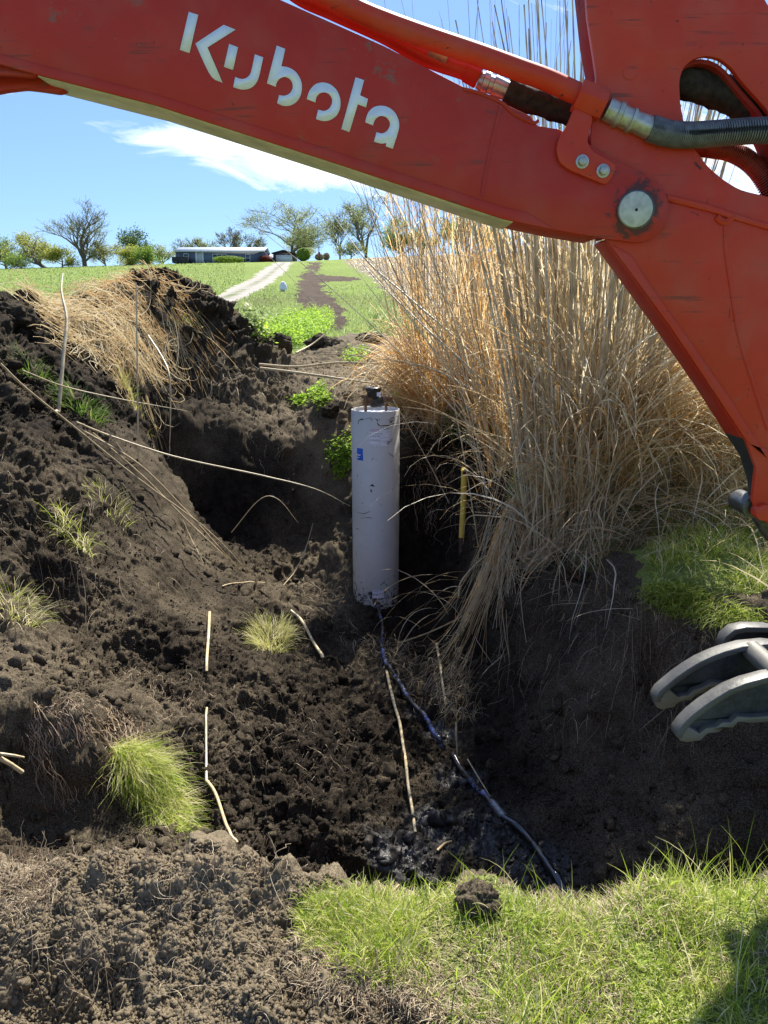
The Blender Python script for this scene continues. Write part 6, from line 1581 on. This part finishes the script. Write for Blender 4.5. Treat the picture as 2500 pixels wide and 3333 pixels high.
T(15, 156, 506, 588, 90, 'sprawling light green tree cut by the left edge', 303, trunk=.3, nleaf=5500, leaf='leaf_green', lsize=.10, spread=.6)
T(45, 143, 548, 585, 44, 'small bushy green tree low at the far left', 304, trunk=.15, nleaf=4500, leaf='leaf_green', lsize=.10, levels=4, spread=.7)
T(135, 147, 536, 580, 60, 'yellow green bushy tree in front of the tall bare tree, to its left', 305, trunk=.18, nleaf=7000, leaf='leaf_yellow', lsize=.10, levels=4, spread=.7)
T(228, 150, 517, 575, 70, 'thin multi-stemmed yellow green tree right of the tall bare tree', 306, trunk=.2, nleaf=3600, leaf='leaf_yellow', lsize=.095, levels=5, spread=.55, first=.05)
T(289, 160, 486, 565, 52, 'dense dark green tree rising behind the round bushes', 307, trunk=.28, nleaf=5200, leaf='leaf_dark', lsize=.15, levels=4, spread=.6)
T(285, 148, 534, 573, 56, 'olive green round bush, the left of two before the dark tree', 308, name='bush', cat='bush', trunk=.10, nleaf=9000, leaf='leaf_yellow', lsize=.095, levels=4, spread=.9, first=.02)
T(318, 146, 537, 572, 42, 'brighter round bush, the right of two before the dark tree', 309, name='bush', cat='bush', trunk=.10, nleaf=7000, leaf='leaf_green', lsize=.095, levels=4, spread=.9, first=.02)
T(352, 165, 528, 572, 56, 'hazy light green tree just left of the house', 310, trunk=.18, nleaf=3600, leaf='leaf_spring', lsize=.10, levels=4)
T(388, 175, 512, 570, 60, 'budding tree behind the left end of the house', 311, trunk=.2, nleaf=2600, leaf='leaf_spring', lsize=.095)
T(438, 178, 511, 568, 60, 'budding tree behind the house, above its white door', 312, trunk=.2, nleaf=2600, leaf='leaf_spring', lsize=.095)
T(494, 172, 487, 565, 58, 'grey bare tree behind the middle of the house roof', 313, trunk=.24, nleaf=800, leaf='leaf_spring', lsize=.10)
T(543, 176, 502, 565, 56, 'bare tree behind the right end of the house', 314, trunk=.22, nleaf=900, leaf='leaf_spring', lsize=.10)
T(632, 166, 424, 565, 168, 'largest spreading tree with pale new leaves, right behind the garage', 915, trunk=.42, nleaf=21000, leaf='leaf_spring', lsize=.085, levels=5, spread=.5, cluster=.45, up=.6, first=.12)
T(655, 172, 505, 560, 70, 'yellow green tree low behind the largest spreading tree', 316, trunk=.2, nleaf=4500, leaf='leaf_yellow', lsize=.10, levels=4)
T(735, 170, 450, 560, 70, 'slender pale tree left of the tall pair by the boom', 317, trunk=.22, nleaf=3400, leaf='leaf_spring', lsize=.12, first=.1)
T(790, 166, 412, 560, 86, 'tall open crowned tree just below the boom', 318, trunk=.36, nleaf=4200, leaf='leaf_spring', lsize=.12, spread=.4, first=.1)
T(758, 160, 520, 562, 56, 'low yellow green shrub tree below the slender pale tree', 319, trunk=.14, nleaf=3800, leaf='leaf_yellow', lsize=.10, levels=4, first=.05)
T(868, 165, 466, 556, 88, 'full green tree seen left of the reed stems', 320, trunk=.3, nleaf=11000, leaf='leaf_green', lsize=.12, first=.1)
T(915, 168, 500, 556, 50, 'small green tree between the two full green trees', 321, trunk=.2, nleaf=4200, leaf='leaf_green', lsize=.10, levels=4)
T(985, 165, 466, 552, 92, 'full green tree seen through the reed stems', 322, trunk=.3, nleaf=10000, leaf='leaf_green', lsize=.12, first=.1)
T(1060, 168, 478, 550, 70, 'green tree behind the reeds, farthest right of the row', 323, trunk=.25, nleaf=6500, leaf='leaf_green', lsize=.10)
T(-60, 150, 480, 588, 90, 'green tree outside the left edge', 324, trunk=.3, nleaf=5000, leaf='leaf_green', lsize=.10)
def bushball(px, Y, ytop, ybase, wpx, leaf, label, seed, n=9000, name='bush', ls=.09):
    g = np.random.default_rng(seed); X = tpos(px, ybase, Y)[0]; zt = at_Y(px, ytop, Y)[2]; z0 = float(hill(X, Y)); h = zt - z0; w = wpx / FD * Y
    e_ = empty(name, (X, Y, z0), label, 'bush')
    d = g.normal(size=(n, 3)); d /= np.linalg.norm(d, axis=1, keepdims=True); k = g.uniform(.5, 1, n) ** .4 * (1 + .18 * fbm(d * 2.5 + seed, 2, seed))
    c = d * k[:, None] * (w / 2, w / 2, h / 2) + (0, 0, h / 2); c[:, 2] = np.maximum(c[:, 2], .03)
    u = g.normal(size=(n, 3)); u /= np.linalg.norm(u, axis=1, keepdims=True); v = np.cross(u, d); v /= np.linalg.norm(v, axis=1, keepdims=True) + 1e-6; s = ls * g.uniform(.6, 1.4, n)[:, None]
    V = np.stack([c - u * s, c + v * s * .7, c + u * s, c - v * s * .7], 1).reshape(-1, 3)
    mk('foliage', V, np.arange(n * 4).reshape(-1, 4), M[leaf], None, {'rnd': rep(g.uniform(0, 1, n), 4), 'tip': np.zeros(n * 4)}).parent = e_
    P = np.array([[[0, 0, -.1], [.03 * i, .02 * i, h * .3], [.1 * i, 0, h * .6]] for i in range(-2, 3)]); V, F = tubes(P, np.full((5, 3), .03), 5); mk('stems', V, F, M['bark']).parent = e_
bushball(656, 146, 535, 562, 27, 'leaf_green', 'clipped round green bush right of the garage', 331, 12000)
bushball(573, 148.5, 552, 566, 24, 'leaf_red', 'dark red leaved bush between the house and the garage', 332, 6000)
bushball(495, 146, 553, 570, 62, 'leaf_green', 'long hump of tall green weeds in front of the house windows', 333, 9000)
bushball(690, 152, 548, 561, 18, 'litter', 'dry tan grass bush right of the clipped round bush', 334, 4000)
bushball(705, 154, 546, 560, 14, 'litter', 'small dry tan bush farthest right on the crest', 335, 3000)

# ---------------------------------------------------------------- house on the crest
zh = lambda x, y: ((500 + .36167 * x) / 1.507, (760 + .36167 * y) / 1.507)
def siding(name, col, scale, dark=.7):
    m, nt, out = newmat(name); N = NT(nt); p = N.pos(); sp = N.n('ShaderNodeSeparateXYZ'); N.l(p, sp.inputs[0])
    w = N.math('FRACT', N.math('MULTIPLY', sp.outputs['X'], scale)); line = N.math('LESS_THAN', w, .07)
    f = N.noise(.8, 5, .6, p); c = N.mix(N.rng(f, .3, .7, 0, 1), tuple(v * .85 for v in col), tuple(v * 1.15 for v in col))
    c = N.mix(N.math('MULTIPLY', line, dark), c, tuple(v * .5 for v in col)); N.l(N.bsdf(c, .7), out.inputs[0]); return m
M['siding'] = siding('slate_blue_siding', (.115, .145, .20), 2.4)
M['shed'] = siding('brown_siding', (.085, .062, .06), 2.4)
M['metal_roof'] = siding('pale_metal_roof', (.40, .46, .53), 1.6, .5)
M['white_trim'] = plain('white_trim', (.72, .72, .70), .6, 0, .05, 5)
M['glass'] = plain('dark_window_glass', (.06, .08, .10), .08, 0, .2, 2, .8)
M['door_grey'] = plain('pale_grey_door', (.48, .50, .50), .6, 0, .06, 5)
M['roller'] = siding('white_door_panels', (.70, .72, .74), .0001)
M['dark'] = plain('black_cover', (.015, .017, .02), .6, 0, .3, 5)
YH = 149.0
def hp(x, y, Y=YH): return at_Y(*zh(x, y), Y)
a, b = hp(203, 262), hp(985, 262); ze = hp(500, 165)[2]; zr = hp(500, 130)[2] + .25; z0 = float(hill(-32, YH)) - .5
house = empty('house', ((a[0] + b[0]) / 2, YH, z0), 'long low slate blue house with a pale metal roof on the crest', 'house')
zb_ = min(a[2], b[2]) - .5
mb = MB(); mb.box((a[0], YH, zb_), (b[0], YH + 7, ze + .05)); mb.build('wall', M['siding'], house)
xl, xr = hp(187, 160)[0], hp(1003, 160)[0]
mb = MB(); ye, yr, yb = YH - .5, YH + 3.4, YH + 7.4
V = [(xl, ye, ze), (xr, ye, ze), (xr, yr, zr), (xl, yr, zr), (xl, yb, ze), (xr, yb, ze)]; th_ = .12
V2 = [(x, y, z + th_) for x, y, z in V]
mb.add(V + V2, [(6, 7, 8, 9), (9, 8, 11, 10), (0, 3, 2, 1), (3, 4, 5, 2), (0, 1, 7, 6), (4, 10, 11, 5), (0, 6, 9, 3), (3, 9, 10, 4), (1, 2, 8, 7), (2, 5, 11, 8)]); rf = mb.build('roof', M['metal_roof'], house)
mb = MB(); mb.box((xl, ye - .03, ze - .02), (xr, ye, ze + .16)); fa = mb.build('fascia', M['white_trim'], house)
mb = MB(); mb.add([(a[0], YH, ze), (a[0], YH + 7, ze), (a[0], yr, zr - .05), (b[0], YH, ze), (b[0], YH + 7, ze), (b[0], yr, zr - .05)], [(0, 1, 2), (3, 5, 4)]); mb.build('gable', M['siding'], house)
def window(x0, y0, x1, y1, panes, par, Y=YH, rows=2):
    p0, p1 = hp(x0, y1, Y), hp(x1, y0, Y); f = .11
    mb = MB(); X0, X1, Z0, Z1 = p0[0], p1[0], p0[2], p1[2]
    mb.box((X0, Y - .08, Z0), (X1, Y - .01, Z0 + f)); mb.box((X0, Y - .08, Z1 - f), (X1, Y - .01, Z1)); mb.box((X0, Y - .08, Z0 + f), (X0 + f, Y - .01, Z1 - f)); mb.box((X1 - f, Y - .08, Z0 + f), (X1, Y - .01, Z1 - f))
    for k in range(1, panes): xm = X0 + (X1 - X0) * k / panes; mb.box((xm - f / 2, Y - .08, Z0 + f), (xm + f / 2, Y - .01, Z1 - f))
    if rows > 1: zm = (Z0 + Z1) / 2; mb.box((X0 + f, Y - .065, zm - .03), (X1 - f, Y - .012, zm + .03))
    w = mb.build('window', M['white_trim'], par)
    g_ = MB(); g_.box((X0 + f * .5, Y - .045, Z0 + f * .5), (X1 - f * .5, Y - .005, Z1 - f * .5)); o = g_.build('pane', M['glass'], None); o.parent = w
    return w
window(271, 180, 315, 214, 1, house, rows=1); window(532, 184, 658, 252, 3, house); window(828, 186, 869, 257, 1, house)
p0, p1 = hp(392, 262), hp(438, 170); mb = MB(); mb.box((p0[0], YH - .06, zb_), (p1[0], YH - .01, p1[2])); dr = mb.build('door', M['door_grey'], house)
for xa, xb in ((380, 390), (440, 448)):
    p0, p1 = hp(xa, 262), hp(xb, 166); mb = MB(); mb.box((p0[0], YH - .09, zb_), (p1[0], YH - .01, p1[2])); o = mb.build('door_frame', M['white_trim'], None); o.parent = dr
p0 = hp(706, 214); mb = MB(); mb.box((p0[0] - .35, YH - .1, p0[2] - .10), (p0[0] + .35, YH - .03, p0[2] + .12)); mb.box((p0[0] - .1, YH - .12, p0[2] + .1), (p0[0] + .2, YH - .04, p0[2] + .3)); mb.build('wall_ornament', plain('ochre_ornament', (.5, .27, .05), .6), house, .03)
# dark covered spa / trailer at the house's left end
p0, p1 = hp(178, 268, 147.5), hp(318, 214, 147.5)
cv = empty('utility_trailer', (p0[0] + 1.5, 147.5, p0[2]), 'black covered trailer parked at the left end of the house', 'trailer')
mb = MB(); mb.box((p0[0], 146.6, p0[2]), (p1[0], 148.4, p1[2])); mb.build('body', M['dark'], cv, .08)
mb = MB(); mb.box((p0[0] - .1, 146.55, p0[2] + .5), (p1[0] + .1, 146.6, p0[2] + .6)); mb.box((p0[0] - .1, 146.55, p1[2] - .1), (p1[0] + .1, 146.6, p1[2])); mb.build('rail', M['dark'], cv)
for x_ in (p0[0] + .8, p1[0] - .8): tube1('wheel', [(x_, 146.35, p0[2] + .1), (x_, 146.6, p0[2] + .1)], .33, M['dark'], cv, 16, 2)
# garage with its gable to the drive
YG = 151.0
a, b = hp(1078, 252, YG), hp(1262, 252, YG); ze = hp(1100, 180, YG)[2]; zr = hp(1168, 155, YG)[2]
gar = empty('garage', ((a[0] + b[0]) / 2, YG, a[2]), 'small brown gabled garage with a wide white door at the top of the driveway', 'garage')
zb2 = a[2] - .6
mb = MB(); xm = (a[0] + b[0]) / 2; mb.prism([(a[0], zb2), (b[0], zb2), (b[0], ze), (xm, zr), (a[0], ze)], YG, YG + 6); mb.build('wall', M['shed'], gar)
mb = MB(); o_ = .3; sl = (zr - ze) / (xm - a[0])
mb.prism([(a[0] - o_, ze - o_ * sl + .02), (xm, zr + .02), (b[0] + o_, ze - o_ * sl + .02), (b[0] + o_, ze - o_ * sl + .16), (xm, zr + .16), (a[0] - o_, ze - o_ * sl + .16)], YG - .35, YG + 6.3); mb.build('roof', M['dark'], gar)
p0, p1 = hp(1103, 250, YG), hp(1248, 194, YG); mb = MB(); mb.box((p0[0], YG - .07, zb2 + .2), (p1[0], YG - .01, p1[2])); gd_ = mb.build('garage_door', M['white_trim'], gar)
for k in range(1, 4):
    zz = p0[2] + (p1[2] - p0[2]) * k / 4; mb = MB(); mb.box((p0[0], YG - .078, zz - .015), (p1[0], YG - .071, zz + .015)); o = mb.build('panel_joint', M['door_grey'], None); o.parent = gd_
# low shed between them
YS = 153.5
p0, p1 = hp(1015, 250, YS), hp(1088, 180, YS)
sh_ = empty('shed', (p0[0], YS, p0[2]), 'small shed with a pale sloping roof between house and garage', 'shed')
zm = hp(1050, 225, YS)[2]
mb = MB(); mb.box((p0[0] + .2, YS, p0[2] - .6), (p1[0], YS + 3, zm)); mb.build('wall', M['dark'], sh_)
mb = MB(); mb.add([(p0[0], YS - .3, zm - .05), (p1[0] + .2, YS - .3, zm - .05), (p1[0] + .2, YS + 2.5, p1[2]), (p0[0], YS + 2.5, p1[2]), (p0[0], YS - .3, zm + .06), (p1[0] + .2, YS - .3, zm + .06), (p1[0] + .2, YS + 2.5, p1[2] + .1), (p0[0], YS + 2.5, p1[2] + .1)],
    [(0, 3, 2, 1), (4, 5, 6, 7), (0, 1, 5, 4), (1, 2, 6, 5), (2, 3, 7, 6), (3, 0, 4, 7)]); mb.build('roof', M['metal_roof'], sh_)
# pole with red box right of the round bush, and slim mast
X, Y_, s = tpos(690, 560, 150); z_ = float(hill(X, 150)); pm = empty('meter_post', (X, 150, z_), 'thin post with a small red box right of the clipped bush', 'post')
tube1('post', [(X, 150, z_ - .2), (X, 150, z_ + 2.6)], .04, M['dark'], pm, 8, 2); mb = MB(); mb.box((X - .2, 149.8, z_ + 1.0), (X + .2, 149.95, z_ + 1.5)); mb.build('red_box', plain('red_metal', (.35, .03, .03), .5), pm, .02)
X, Y_, s = tpos(640 + 46, 540, 152); ms = at_Y(686, 470, 152); z_ = float(hill(ms[0], 152)); pm = empty('mast', (ms[0], 152, z_), 'slim grey mast standing behind the clipped bush', 'mast'); tube1('pole', [(ms[0], 152, z_), (ms[0], 152, ms[2])], .045, M['steel_dark'], pm, 8, 2)
